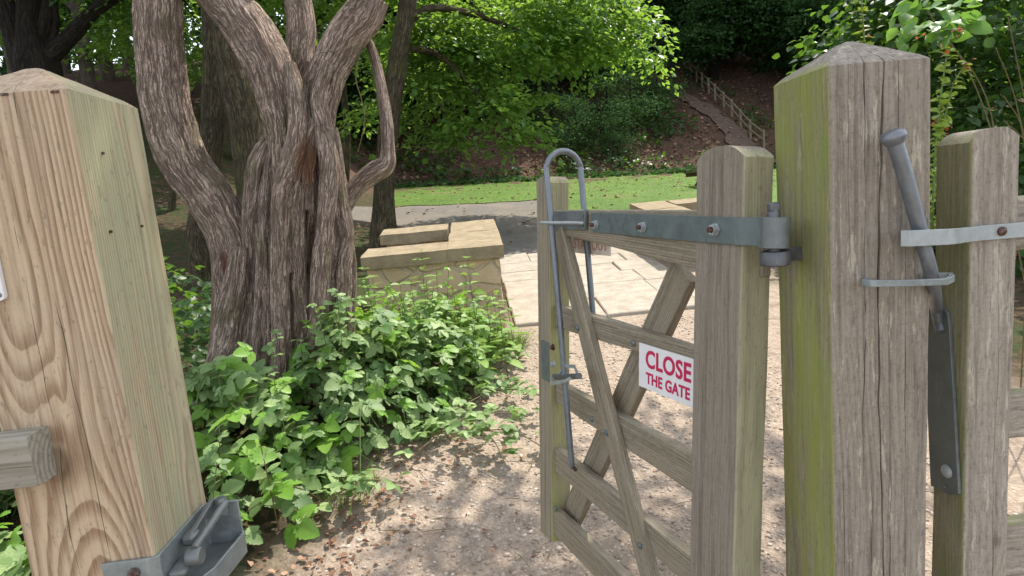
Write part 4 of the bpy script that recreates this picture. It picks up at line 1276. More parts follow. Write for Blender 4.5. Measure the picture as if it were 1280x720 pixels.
# beech right of the gnarled tree with drooping bright foliage
p, r = wpts([(480, 300, 34, 8.6), (480, 272, 28, 8.6), (481, 230, 24, 8.6), (486, 160, 23, 8.6), (495, 90, 23, 8.65), (506, 30, 21, 8.7), (516, -40, 19, 8.8), (540, -180, 16, 9), (575, -330, 11, 9.2)])
f1_, g1_ = wpts([(506, 30, 12, 8.7), (540, 10, 9, 8.8), (600, 20, 7, 9.2), (650, 40, 5, 9.6)])
f2_, g2_ = wpts([(540, -150, 12, 9.), (620, -120, 9, 9.4), (720, -60, 7, 9.9), (800, 0, 4, 10.2)])
f3_, g3_ = wpts([(500, 60, 9, 8.66), (550, 70, 7, 9.), (600, 120, 5, 9.2), (640, 160, 3, 9.3)])
def pb_(x, y, Y, r): return (tuple(at(x, y, Y)), r)
blobs = [pb_(560, 55, 9.6, (.75, .8, .5)), pb_(530, 110, 9.3, (.55, .6, .35)), pb_(595, 118, 9.4, (.62, .6, .28)), pb_(630, 150, 9.2, (.5, .5, .2)), pb_(655, 168, 9.1, (.30, .35, .14)), pb_(575, 150, 9.3, (.5, .5, .25)),
         pb_(545, 165, 9.2, (.4, .5, .18)), pb_(520, 30, 9.5, (.7, .8, .5)), pb_(640, 30, 10, (1.0, 1., .6)), pb_(610, 80, 9.8, (.7, .8, .35)), pb_(700, 30, 10.2, (.9, .9, .5)), pb_(760, 30, 10.4, (.8, .9, .42)),
         pb_(800, 45, 10.5, (.5, .7, .32)), pb_(820, 75, 10.5, (.35, .5, .22)), pb_(828, 60, 10.4, (.28, .4, .2)), pb_(690, 75, 10.2, (.5, .6, .2)), pb_(745, 62, 10.3, (.55, .6, .16)), pb_(700, -25, 10.2, (1.1, .9, .3)),
         pb_(540, -25, 9.6, (.8, .8, .3)), pb_(815, 92, 10.45, (.12, .25, .12)), pb_(675, 120, 9.9, (.25, .3, .08)), pb_(500, 150, 9.4, (.3, .4, .25)),
         pb_(600, 135, 9.2, (.7, .6, .25)), pb_(640, 172, 9.0, (.35, .35, .12)), pb_(560, 175, 9.3, (.4, .5, .2)), pb_(570, 90, 9.9, (.8, .7, .5)),
         ((-.6, 13.8, 9.4), (1.7, 1.5, .8)), ((-2.4, 13.4, 9.2), (1.6, 1.5, .8)), ((-3.8, 12.8, 9.2), (1.6, 1.5, .8)), ((1.3, 11.5, 4.5), (.9, .8, .3)), ((2.1, 11.9, 4.7), (.9, .8, .3)), ((.4, 11.4, 4.4), (.8, .8, .3)), ((2.0, 12.7, 5.6), (1.1, .9, .35)), ((1.0, 12.5, 5.4), (1., .9, .35)), ((-.4, 11.8, 8.6), (1.3, 1.4, .9)), ((-1.8, 11.5, 8.8), (1.5, 1.4, .9))]
simple_tree('beech_tree', p, r, 'slim beech tree drooping bright sunlit leaves over the grey path', 'tree', BARK_MOSS, blobs, LEAF_BEECH, forks=((f1_, g1_), (f2_, g2_), (f3_, g3_)),
            cr=dict(dens=125, nper=22, rad=.30, leaf=.12, droop=.55, flat=.12))
# two mossy trunks just behind the gnarled tree
for pt, lab in (([(250, 300, 30, 7.4), (258, 240, 28, 7.4), (266, 150, 27, 7.4), (268, 60, 25, 7.4), (264, -10, 24, 7.45), (255, -120, 20, 7.5), (240, -300, 14, 7.6)], 'straight mossy trunk in the gap beside the thick left limb'),
                ([(322, 300, 44, 7.0), (318, 250, 40, 7.0), (309, 170, 36, 7.0), (294, 100, 34, 7.0), (282, 40, 30, 7.0), (276, -30, 28, 7.05), (268, -180, 20, 7.2)], 'thicker mossy trunk leaning away behind the fluted trunk')):
    p, r = wpts(pt); tp = p[-1]
    simple_tree('mossy_tree', p, r, lab, 'tree', BARK_MOSS, [((tp.x, tp.y + .6, tp.z + .8), (1.6, 1.6, 1.)), ((tp.x - 1.2, tp.y + 1.4, tp.z + .4), (1.2, 1.3, .8)), ((tp.x + 1.1, tp.y + 2.2, tp.z + 1.2), (1.6, 1.5, .8)), ((tp.x - .6, tp.y + 3.4, tp.z + 1.6), (1.9, 1.6, .9))], LEAF_MID, cr=dict(dens=45, nper=22, rad=.4, leaf=.1), seed=len(lab))
# dark many-stemmed tree at the far left
p, r = wpts([(44, 240, 52, 9.), (46, 150, 50, 9.), (48, 90, 46, 9.), (40, 40, 30, 9.), (38, -20, 26, 9.), (30, -160, 18, 9.2)])
fk = [wpts(q) for q in ([(40, 110, 30, 9.), (20, 50, 22, 9.), (4, 0, 20, 9.), (-30, -80, 14, 9.1)], [(52, 80, 22, 9.), (86, 48, 17, 9.), (118, 14, 14, 9.), (160, -12, 10, 9.1), (220, -40, 6, 9.2)], [(50, 60, 18, 9.), (60, 10, 14, 9.), (72, -60, 10, 9.1)], [(60, 66, 10, 9.), (70, 30, 8, 9.), (66, -10, 6, 9.)])]
tp = p[-1]
simple_tree('dark_tree', p, r, 'dark many-stemmed tree rising over the top of the left post', 'tree', BARK_DARK,
            [((tp.x - .5, tp.y, tp.z + .6), (2.2, 2., 1.2)), (tuple(at(150, -10, 9.3)), (.8, .7, .35)), (tuple(at(100, -50, 9.2)), (.9, .8, .5)), (tuple(at(200, 40, 9.6)), (.5, .5, .45)), (tuple(at(175, 20, 10)), (.4, .5, .4))], LEAF_MID, forks=fk, cr=dict(dens=60, nper=22, rad=.4, leaf=.1), seed=33)

# wood on the left bank: prototypes, then copies
def proto(name, label, cat, h, base, rad, bark, leafm, seed, group, tr=.2, dens=20, leaf=.17, nper=20, conic=False):
    o = empty(name, (0, 0, 0), label, cat, group)
    rr = random.Random(seed); L = Limbs()
    p = [(0, 0, -.8), (rr.uniform(-.1, .1), 0, h * .2), (rr.uniform(-.3, .3), rr.uniform(-.2, .2), h * .5), (rr.uniform(-.5, .5), rr.uniform(-.3, .3), h * .9)]
    L.add(p, [tr * 1.35, tr, tr * .8, tr * .3], 18, .25, .08, seed)
    for k in range(6):
        a = rr.uniform(0, 6.28); z = h * rr.uniform(.4, .75); q = rad * rr.uniform(.4, .8)
        L.add([(0, 0, z), (math.cos(a) * q * .5, math.sin(a) * q * .5, z + q * .35), (math.cos(a) * q, math.sin(a) * q, z + q * .5)], [tr * .4, tr * .25, tr * .1], 10, .3, .05, seed + k)
    L.build('trunk', bark, o)
    B = []
    for k in range(13):
        a = rr.uniform(0, 6.28); t = rr.uniform(0, 1); z = base + (h - base) * t
        q = rad * (1 - (t if conic else .55 * t)) * rr.uniform(.25, .85); s_ = rad * rr.uniform(.28, .48) * (1 - .4 * t)
        B.append(((math.cos(a) * q, math.sin(a) * q, z), (s_ * 1.2, s_ * 1.2, s_ * .7)))
    crown('crown', B, leafm, o, dens, nper, .55, leaf, .35, tmpl=DIA, ujit=.9)
    return o


def plant(pr, spots, first=True, label=None, group=None):
    for i, (x, y, s_, a) in enumerate(spots):
        o = pr if (i == 0 and first) else copy_tree(pr)
        o.location = (x, y, g(x, y) - .1); o.rotation_euler.z = a; o.scale = (s_, s_, s_)
        if label: o['label'] = label
        if group: o['group'] = group


def onground(px, Y):
    x = at(px, 300, Y).x
    return x


for (bx, lab, bl_) in ((430, 'young tree with bright leaves seen through the fork of the gnarled tree', [pb_(430, 40, 11.5, (.8, .7, .6)), pb_(470, 90, 12, (.7, .6, .4)), pb_(400, -30, 11.5, (1., .8, .6)), pb_(455, 140, 12, (.4, .5, .3)), pb_(350, 20, 12., (.5, .5, .5))]),
                      (215, 'young tree with sparse bright leaves left of the thick limb', [pb_(150, 30, 14, (.9, .8, .5)), pb_(190, 60, 14.5, (.5, .6, .5)), pb_(235, 40, 14, (.9, .8, .7)), pb_(120, 65, 15, (.6, .6, .3)), pb_(245, 95, 14.5, (.5, .5, .4)), pb_(10, 20, 15, (1., .8, .6))])):
    p, r = wpts([(bx, 260, 9, 12.5), (bx + 4, 180, 8, 12.5), (bx - 3, 60, 6, 12.3), (bx + 6, -40, 4, 12.)])
    simple_tree('young_tree', p, r, lab, 'tree', BARK_MOSS, bl_, LEAF_BEECH, cr=dict(dens=75, nper=20, rad=.35, leaf=.13, droop=.4), seed=bx)
tA = proto('woodland_tree', 'slender trunk in the dim wood on the left bank', 'tree', 12, 5.2, 3.6, BARK_MID, LEAF_MID, 3, 'trees in the left wood', .20, 52, .2)
plant(tA, [(onground(px, Y), Y, s_, a) for px, Y, s_, a in ((78, 17, .9, .3), (108, 21, 1.0, 1.3), (147, 15, .72, 2.2), (170, 26, 1.1, 3.1), (222, 19, .85, 4.), (240, 29, 1.1, 5.), (20, 23, 1.1, 1.), (-60, 18, 1., 2.), (340, 24, 1., .5), (425, 20, .85, 2.7), (-30, 30, 1.2, .4), (120, 33, 1.2, 4.4), (300, 34, 1.2, 3.2), (400, 30, 1.2, 5.5), (200, 38, 1.3, .9), (60, 40, 1.3, 2.), (-90, 36, 1.3, 3.), (360, 40, 1.3, 1.), (320, 17, .95, 2.), (250, 22, 1., .2))])
tB = proto('hillside_tree', 'dark leafy tree standing on the brown bank beyond the lawn', 'tree', 12, 2.0, 4.2, BARK_DARK, LEAF_DARK, 5, 'dark trees on the far bank', .26, 62, .22)
plant(tB, [(at(px, 100, Y).x, Y, s_, a) for px, Y, s_, a in ((520, 33, .95, 0), (600, 35, 1.1, 1.), (690, 37, 1.1, 2.), (760, 40, 1.0, 3.), (905, 47, 1.1, 1.5), (955, 42, 1.0, 2.4), (1010, 36, 1.0, 4.), (1075, 33, 1.1, .7), (1140, 30, 1.0, 3.9), (1220, 29, 1.1, 5.2), (1300, 28, 1.0, 1.1), (830, 50, 1.2, .2), (560, 42, 1.3, 2.9), (660, 46, 1.3, 4.1), (740, 50, 1.3, 1.9), (893, 39, 1.0, .3), (792, 44, 1.1, 2.), (915, 42.5, 1.1, 4.4), (850, 46, 1.0, 5.), (1000, 48, 1.3, .9), (460, 37, 1.2, .9))])
# shrubs low on the bank
sA = proto('holly_shrub', 'dark spreading shrub at the foot of the brown bank', 'shrub', 3.0, .5, 1.7, BARK_DARK, LEAF_DARK, 8, 'dark shrubs on the bank', .07, 62, .11, 22)
plant(sA, [(at(px, 150, Y).x, Y, s_, a) for px, Y, s_, a in ((712, 30.5, .95, 0), (752, 31.5, 1.15, 1.), (790, 32, 1.2, 2.), (822, 34, 1.1, 3.), (770, 29.8, .7, 4.), (690, 33, 1.2, 2.2))])
# far wood closing the view
C = []
for k in range(3000):
    x = rng.uniform(-75, 85); y = rng.uniform(50, 66); t = rng.uniform(0, 1)
    C.append((x, y, g(x, y) + -1 + 22 * t ** .8))
C = np.array(C); D = rng.normal(size=C.shape)
P, Rm, S = sprays(C, D, 24, 1.9, .75, .3, .5, ujit=1.2)
tag(scatter('far_wood', DIA, P, Rm, S, LEAF_DARK), 'dim far wood closing the view behind the hillside trees', 'wood', kind='stuff')

# overhanging tree whose trunk stands out of frame on the right; its crown shades the gateway
p = [Vector((5.3, 3.0, -.3)), Vector((5.2, 3., 1.5)), Vector((5., 3.05, 3.2)), Vector((4.6, 3.2, 5.)), Vector((4.2, 3.3, 6.6))]
fk = [([Vector((5., 3.05, 3.4)), Vector((4.2, 3.1, 4.6)), Vector((3., 3.2, 5.4)), Vector((1.6, 3.3, 5.9))], [.12, .09, .06, .03]),
      ([Vector((5., 3.05, 3.)), Vector((4.3, 2.7, 4.2)), Vector((3.2, 2.4, 5.)), Vector((2.2, 2.2, 5.4))], [.11, .08, .05, .03])]
OB = [((1.45, 3.25, 5.6), (.75, .65, .3)), ((1.2, 3.0, 5.5), (.5, .5, .25)), ((.9, 3.1, 6.0), (.9, .8, .45)), ((1.7, 3.2, 6.1), (.9, .85, .5)), ((2.5, 3.3, 6.1), (.9, .9, .5)), ((2.95, 3.0, 6.1), (.45, .6, .4)), ((2.3, 4.35, 6.2), (.75, .6, .35)), ((3.0, 4.9, 6.3), (.7, .55, .4)), ((2.1, 2.5, 5.9), (1.0, .6, .4)), ((3.6, 5.6, 6.5), (.55, .4, .3)), ((2.55, 5.0, 6.2), (.3, .3, .2))]
simple_tree('overhanging_tree', p, [.22, .19, .16, .12, .06], 'leafy tree overhanging the gateway from the right', 'tree', BARK_MID, OB, LEAF_MID, forks=fk, cr=dict(dens=120, nper=22, rad=.32, leaf=.1, droop=.3), seed=70)

# dark thicket behind the right post
def thicket(name, label, blobs, mat, leaf, dens, nper, rad, stems, cat='shrub', tmpl=LB2, droop=.3):
    c = np.mean([b[0] for b in blobs], axis=0)
    b = Vector((c[0], c[1], g(c[0], c[1])))
    o = empty(name, b, label, cat)
    crown('leaves', blobs, mat, o, dens, nper, rad, leaf, droop, loc=b, tmpl=tmpl)
    for (q, rd) in stems:
        P_, Q_ = smoothpath(q, rd, .06); rel(MB().tube(P_, Q_, 7), o).build('stem', STEM, o)
    return o


TB = [(tuple(at(1130, 60, 6.4)), (.9, .9, .9)), (tuple(at(1230, 40, 6.)), (1.0, .9, 1.)), (tuple(at(1220, 180, 5.6)), (1., .8, .8)), (tuple(at(1250, 330, 5.2)), (.9, .7, .55)), (tuple(at(1275, 415, 4.4)), (.5, .4, .22)), (tuple(at(1180, 260, 6.)), (.7, .7, .8)), (tuple(at(1330, 160, 5.4)), (1., .9, 1.2)), (tuple(at(1190, -40, 6.6)), (1.1, 1., .9)), (tuple(at(1120, 150, 6.8)), (.7, .6, .7))]
thicket('laurel_thicket', 'dark glossy thicket behind the right gate post', TB, LEAF_MID, .10, 115, 20, .32,
        [([Vector((c[0][0], c[0][1], g(c[0][0], c[0][1]) - .1)), Vector(c[0])], [.03, .012]) for c in TB[:6]])
# leafy overhanging shrub, sunlit, in front of it
SB = []
def sp_(x, y, Y, r): SB.append((tuple(at(x, y, Y)), r))
for x, y, Y, r in ((1160, 14, 2.5, (.12, .2, .03)), (1205, 30, 2.5, (.16, .22, .04)), (1260, 22, 2.6, (.16, .25, .05)), (1190, 46, 2.45, (.14, .2, .03)), (1245, 60, 2.5, (.16, .2, .05)), (1275, 90, 2.4, (.12, .2, .06)), (1170, 36, 2.4, (.08, .16, .03)),
                   (1205, 78, 2.5, (.10, .2, .04)), (1255, 120, 2.5, (.12, .2, .05)), (1200, 150, 2.6, (.16, .25, .035)), (1255, 150, 2.5, (.14, .25, .04)), (1180, 165, 2.6, (.08, .2, .03)), (1320, 60, 2.5, (.2, .3, .2)), (1300, 140, 2.5, (.15, .3, .1))): sp_(x, y, Y, r)
rt = Vector((2.75, 2.7, 0)); rt.z = g(2.75, 2.7)
stems = []
for c, r in SB[::2]:
    c = Vector(c); stems.append(([rt + Vector((rng.uniform(-.2, .2), rng.uniform(-.2, .2), -.05)), rt.lerp(c, .55) + Vector((0, 0, .35)), c], [.0035, .0028, .0015]))
OS = thicket('flowering_shrub', 'sunlit broad leaved shrub spreading over the top of the right gate', SB, LEAF_SHRUB, .072, 2000, 9, .085, stems, droop=.15)
ORP = []
shoots = [[(1082, 66, 1.75), (1078, 20, 1.75), (1076, -30, 1.78)], [(1165, 300, 1.55), (1168, 200, 1.55), (1176, 120, 1.6), (1185, 60, 1.65)], [(1178, 160, 1.6), (1190, 110, 1.6), (1208, 78, 1.6)], [(1166, 250, 1.6), (1172, 180, 1.6), (1180, 130, 1.62)]]
SBL = []; SP = []; SF = []; RPp = []
for s_ in shoots:
    q = [at(*z) for z in s_]; sb_ = MB(); SBL.append((sb_, q[0])); P_, Q_ = smoothpath(q, [.0028, .002, .0012][:len(q)] + [.001] * max(0, len(q) - 3), .012)
    sb_.tube(P_, Q_, 6)
    for i, pp in enumerate(P_):
        for k in range(2):
            a = rng.uniform(0, 6.28); d_ = np.array([math.cos(a), math.sin(a) * .7, rng.uniform(-.3, .5)])
            SP.append(np.array(pp)); SF.append(d_)
    RPp += [np.array(P_[-1]), np.array(P_[len(P_) // 2])]
SP = np.array(SP); SF = np.array(SF)
SH = empty('flowering_shoot', (at(1165, 300, 1.55).x, 1.6, g(1.2, 1.6)), 'thin yellow green shoots with red tips rising behind the cracked post', 'plant')
# rooted canes
for k, (sb_, q0_) in enumerate(SBL):
    b0 = Vector((1.22 + .03 * k, 1.72 + .02 * k, 0))
    sb_.tube([b0, Vector((b0.x * .6 + q0_.x * .4, b0.y * .6 + q0_.y * .4, q0_.z * .55)), q0_], [.004, .0035, .0028], 6)
    rel(sb_, SH).build('stem', STEM_G, SH)
scatter('leaves', LB2, SP, rots(SF, np.array([0, -.3, 1.]) + rng.normal(0, .4, SF.shape)), rng.uniform(.014, .032, len(SP)), LEAF_SHOOT, SH, SH.location)
RPp = np.array([np.array(at(x, y, Y)) + rng.normal(0, .008, 3) for (x, y, Y) in ((1084, 36, 1.74), (1144, 46, 1.9), (1176, 66, 1.6), (1200, 40, 1.9), (1204, 82, 1.6), (1210, 78, 1.6), (1181, 158, 1.6), (1168, 152, 1.6), (1196, 40, 1.9)) for _ in range(3)])
scatter('red_leaves', LB2, RPp, rots(rng.normal(size=RPp.shape), np.array([0, 0, 1.]) + rng.normal(0, .5, RPp.shape)), rng.uniform(.010, .02, len(RPp)), LEAF_RED, SH, SH.location)

# ================================================================== BRAMBLES, NETTLES, GRASS
BP = np.array([(-1.75, 1.75), (-1.05, 2.12), (-.80, 2.30), (-.70, 2.62), (-.45, 2.86), (-.22, 3.1), (-.02, 3.5), (.13, 4.0), (.12, 4.45), (-.25, 4.62), (-.85, 4.62), (-.80, 3.95), (-.80, 3.45), (-1.0, 3.1), (-1.5, 2.95), (-2.2, 2.9), (-2.4, 2.2)])


def inpoly(p, poly):
    x, y = p; c = False; n = len(poly)
    for i in range(n):
        x1, y1 = poly[i]; x2, y2 = poly[(i + 1) % n]
        if (y1 > y) != (y2 > y) and x < (x2 - x1) * (y - y1) / (y2 - y1) + x1: c = not c
    return c


def edged(p, poly):
    d = 9.; p = np.array(p)
    for i in range(len(poly)):
        a, b = poly[i], poly[(i + 1) % len(poly)]
        t = np.clip((p - a) @ (b - a) / ((b - a) @ (b - a)), 0, 1); d = min(d, np.linalg.norm(a + (b - a) * t - p))
    return d


def bush_pts(poly, n, hmax, seed, sub=None):
    rg = np.random.default_rng(seed); lo, hi = poly.min(0), poly.max(0); P = []; N = []
    while len(P) < n:
        q = rg.uniform(lo, hi)
        if not inpoly(q, poly) or (sub and not sub(q)): continue
        e = edged(q, poly)
        h_ = (.10 + hmax * (1 - math.exp(-e / .22))) * (.80 + .85 * noise.noise(Vector((q[0] * 3.4, q[1] * 3.4, 2.))))
        z = g(*q) + h_ * (1 - .75 * rg.uniform(0, 1) ** 2.2)
        # outward lean: away from the poly centre, towards light and edge
        c = poly.mean(0); o_ = q - c; o_ = o_ / (np.linalg.norm(o_) + 1e-6)
        k = math.exp(-e / .3)
        P.append((q[0] + rg.normal(0, .03), q[1] + rg.normal(0, .03), z)); N.append((o_[0] * k * 1.0 + rg.normal(0, .55), o_[1] * k * 1.0 - .25 + rg.normal(0, .55), 1.))
    return np.array(P), np.array(N)


def bramble(name, label, poly, n, hmax, size, mat, seed, sub=None, canes=26, tmpl=LEAF3, young=.0):
    rg = np.random.default_rng(seed)
    P, N = bush_pts(poly, n, hmax, seed, sub)
    c = P.mean(0); b = Vector((c[0], c[1], g(c[0], c[1])))
    o = empty(name, b, label, 'bramble bush')
    a = rg.uniform(0, 6.28, n); fw = np.stack([np.cos(a), np.sin(a), rg.normal(-.15, .25, n)], -1)
    fw += N * np.array([.8, .8, 0])
    S = size * rg.uniform(.45, 1.35, n)
    fl = rg.uniform(0, 1, n) < young
    scatter('leaves', tmpl, P[~fl], rots(fw[~fl], N[~fl]), S[~fl], mat, o, b)
    if fl.any():
        P2 = P[fl] + np.array([0, 0, .03]); scatter('young_leaves', LEAF5, P2, rots(fw[fl], N[fl]), S[fl] * 1.05, LEAF_PALE, o, b)
    m_ = MB()
    SPp = []; SFf = []; SSs = []
    for k in range(canes // 2):                       # upright leafy shoots standing above the mound
        q = P[rg.integers(n)]; b0 = np.array([q[0], q[1], g(q[0], q[1])]); tp = q + np.array([rg.normal(0, .08), rg.normal(0, .08) - .04, rg.uniform(.10, .26)])
        P_, Q_ = smoothpath([b0, b0 * .5 + tp * .5 + np.array([0, 0, .03]), tp], [.003, .0024, .0012], .02); m_.tube(P_, Q_, 5)
        a0 = rg.uniform(0, 6)
        for i in range(len(P_) // 2, len(P_), 2):
            a0 += 2.4; SPp.append(np.array(P_[i])); SFf.append((math.cos(a0), math.sin(a0), rg.uniform(-.2, .5))); SSs.append(size * rg.uniform(.5, .95) * (1.1 - .5 * i / len(P_)))
    SPp = np.array(SPp); SFf = np.array(SFf)
    scatter('shoot_leaves', tmpl, SPp, rots(SFf, np.array([0, -.2, 1.]) + rg.normal(0, .35, SPp.shape)), np.array(SSs), LEAF_PALE if seed == 23 else mat, o, b)
    for k in range(canes):
        q = P[rg.integers(n)]; w = P[rg.integers(n)]
        d_ = (w - q); d_ = d_ / (np.linalg.norm(d_) + 1e-6) * .45
        r_ = np.array([q[0] - d_[0] * .5, q[1] - d_[1] * .5, g(q[0] - d_[0] * .5, q[1] - d_[1] * .5) - .02])
        e_ = np.array([q[0] + d_[0] * .5, q[1] + d_[1] * .5, max(g(q[0] + d_[0] * .5, q[1] + d_[1] * .5) + .03, q[2] - .15)])
        P_, Q_ = smoothpath([r_, (r_ * .4 + q * .6) + np.array([0, 0, .05]), q, e_], [.0035, .003, .0026, .0015], .03)
        m_.tube(P_, Q_, 5)
    rel(m_, o).build('canes', STEM if seed % 2 else STEM_G, o)
    return o


bramble('bramble_bush', 'low bramble bush beside the left post latch, large pale veined leaves', BP, 400, .36, .086, LEAF_BRAM, 21, lambda q: q[1] < 2.75 and q[0] < -.5, 30, LEAF3, .25)
bramble('bramble_bush', 'dense bramble bush heaped against the foot of the gnarled tree', BP, 860, .60, .078, LEAF_BRAM, 22, lambda q: 2.6 < q[1] < 3.75, 60, LEAF5, .15)
bramble('bramble_bush', 'bramble bush in front of the stone parapet among the nettles', BP, 560, .36, .064, LEAF_BRAM, 23, lambda q: q[1] > 3.6, 50, LEAF3, .35)
# runners sprawling on the path
RUN = [[(-.2, 3.3), (.1, 3.3), (.3, 3.2), (.42, 3.25)], [(-.4, 2.9), (-.15, 2.78), (.08, 2.8), (.25, 2.72)], [(-.35, 2.75), (-.12, 2.95), (.08, 3.0), (.20, 3.1)], [(-.3, 3.0), (-.05, 3.2), (.12, 3.35), (.25, 3.4)], [(-.75, 2.35), (-.55, 2.42), (-.4, 2.5)], [(-.1, 2.9), (.0, 2.72), (.05, 2.6)], [(-.05, 3.6), (.15, 3.75), (.28, 3.9)]]
PR = []; FRr = []; m_ = MB()
for q in RUN:
    pts_ = [Vector((x, y, g(x, y) + .02 + (.10 if 0 < i < len(q) - 1 else .03))) for i, (x, y) in enumerate(q)]
    P_, Q_ = smoothpath(pts_, [.003] * len(pts_), .02); m_.tube(P_, Q_, 5)
    for pp in P_[::3]:
        for k in range(2):
            a = rng.uniform(0, 6.28); PR.append(np.array(pp) + np.array([math.cos(a) * .03, math.sin(a) * .03, rng.uniform(0, .05)])); FRr.append((math.cos(a), math.sin(a), rng.uniform(-.1, .3)))
ro = empty('bramble_runner', (0, 3.0, g(0, 3.)), 'thin bramble runners sprawling over the bare path edge', 'bramble runner')
PR = np.array(PR); FRr = np.array(FRr)
scatter('leaves', LEAF3, PR, rots(FRr, np.array([0, 0, 1.]) + rng.normal(0, .3, PR.shape)), rng.uniform(.045, .07, len(PR)), LEAF_BRAM, ro, ro.location)
rel(m_, ro).build('canes', STEM, ro)
# ivy and dark undergrowth left of the trunk
IV = np.array([(-3.2, 2.6), (-1.75, 2.95), (-1.55, 3.3), (-1.5, 4.2), (-1.7, 5.2), (-2.6, 5.6), (-3.6, 4.6)])
P, N = bush_pts(IV, 1100, .62, 31)
tag(scatter('undergrowth', LEAF3, P, rots(rng.normal(size=P.shape) * np.array([1, 1, .2]), N), rng.uniform(.05, .085, len(P)), LEAF_MID), 'dark leafy undergrowth between the left post and the gnarled trunk', 'undergrowth', kind='stuff')


def nettle(x, y, h, label, mat=LEAF_NET, seed=0):
    rg = np.random.default_rng(seed); b = Vector((x, y, g(x, y)))
    o = empty('nettle_plant', b, label, 'nettle', 'nettles among the brambles')
    lean = rg.normal(0, .07, 2); m_ = MB(); P = []; Fw = []; S = []
    top = b + Vector((lean[0] * h, lean[1] * h, h))
    m_.tube([b - Vector((0, 0, .03)), b.lerp(top, .5) + Vector((lean[0] * .05, 0, 0)), top], [.004, .003, .0015], 6)
    nn = int(h / .055); a = rg.uniform(0, 3)
    for k in range(2, nn + 1):
        t = k / nn; p_ = b.lerp(top, t); a += 1.57
        for s_ in (0, math.pi):
            P.append(p_); Fw.append((math.cos(a + s_), math.sin(a + s_), -.25 + .5 * t)); S.append(.14 * (1.05 - .62 * t ** 2) * rg.uniform(.8, 1.15))
    P = np.array(P); Fw = np.array(Fw)
    scatter('leaves', LN, P, rots(Fw, np.array([0, 0, 1.]) + rg.normal(0, .2, P.shape)), np.array(S), mat, o, b)
    rel(m_, o).build('stem', STEM_G, o)


NP_ = [(-.36, 3.95, .74, 'tallest nettle, standing near the middle of the parapet face'), (-.02, 4.05, .70, 'slim nettle reaching the coping near the right end of the parapet'), (-.24, 3.75, .56, 'leafy nettle between the two tall ones'), (-.12, 3.6, .52, 'broad nettle leaning out over the brambles'),
       (.08, 3.95, .46, 'nettle at the path edge below the parapet corner'), (-.50, 3.85, .54, 'nettle rising from the brambles left of the tallest'), (.13, 4.3, .34, 'short nettle at the foot of the parapet corner'), (-.72, 4.2, .5, 'pale nettle in the corner between trunk and parapet')]
NP_ += [(.14, 3.72, .48, 'nettle leaning over the path in front of the grass tuft'), (-.02, 3.45, .52, 'nettle at the path side of the brambles, nearest the gate'), (.22, 4.05, .40, 'low nettle spilling on to the path beside the grass tuft'), (-.34, 3.45, .66, 'tall nettle rising from the middle of the bramble heap'), (-.62, 3.75, .64, 'nettle standing close to the right edge of the trunk')]
for k, (x, y, h_, lab) in enumerate(NP_): nettle(x, y, h_, lab, seed=50 + k)


def blades(P, h, w, mat, name, parent=None, loc=None, seed=0, bend=.5):
    rg = np.random.default_rng(seed); n = len(P)
    T = (np.array([(-.5, 0, 0), (.5, 0, 0), (-.35, .5, .12), (.35, .5, .12), (0, 1, .5)]), np.array([(0, 1, 3), (0, 3, 2), (2, 3, 4)]))
    a = rg.uniform(0, 6.28, n); fw = np.stack([np.cos(a) * bend, np.sin(a) * bend, np.ones(n)], -1)
    Rm = rots(fw, np.stack([np.cos(a), np.sin(a), np.zeros(n)], -1))
    V, F_ = T; hh = h * rg.uniform(.5, 1.2, n)
    W = V[None] * np.stack([np.full(n, w), hh, hh], -1)[:, None, :]
    W = np.einsum('nij,nvj->nvi', Rm, W) + P[:, None]
    if loc is not None: W = W - np.array(loc)
    TT = (F_[None] + (np.arange(n) * 5)[:, None, None]).reshape(-1, 3)
    return link(name, mesh_np(name, W.reshape(-1, 3), TT, mat), parent)


def tuft(x, y, n, rad, h, label):
    rg = np.random.default_rng(int(abs(x * 100) + y * 10)); q = rg.normal(0, rad, (n, 2)) + (x, y)
    P = np.column_stack([q, gz(q[:, 0], q[:, 1])])
    o = blades(P, h, .005, GRASSM, 'grass_tuft', seed=n, bend=.55)
    tag(o, label, 'grass tuft')


tuft(.20, 4.30, 260, .07, .17, 'bright grass tuft at the path edge right of the parapet corner')
tuft(-.30, 3.25, 130, .08, .10, 'thin grass tuft at the front edge of the brambles')
tuft(-.66, 2.55, 160, .07, .12, 'grass tuft below the brambles close to the left post')
# lawn blades
n = 60000
yy = 8.5 + 18.5 * rng.uniform(0, 1, n) ** 1.3; xx = rng.uniform(-2.6, 15, n)
k_ = xx > np.interp(yy, [8.4, 13.95, 14.0, 27], [1.5, 1.8, -1.8, -3.4])
xx, yy = xx[k_], yy[k_]; n = len(xx)
P = np.column_stack([xx, yy, gz(xx, yy) + .02])
tag(blades(P, .07, .016, GRASSM, 'grass', seed=4, bend=.9), 'short green grass of the sunlit lawn', 'grass', kind='stuff')
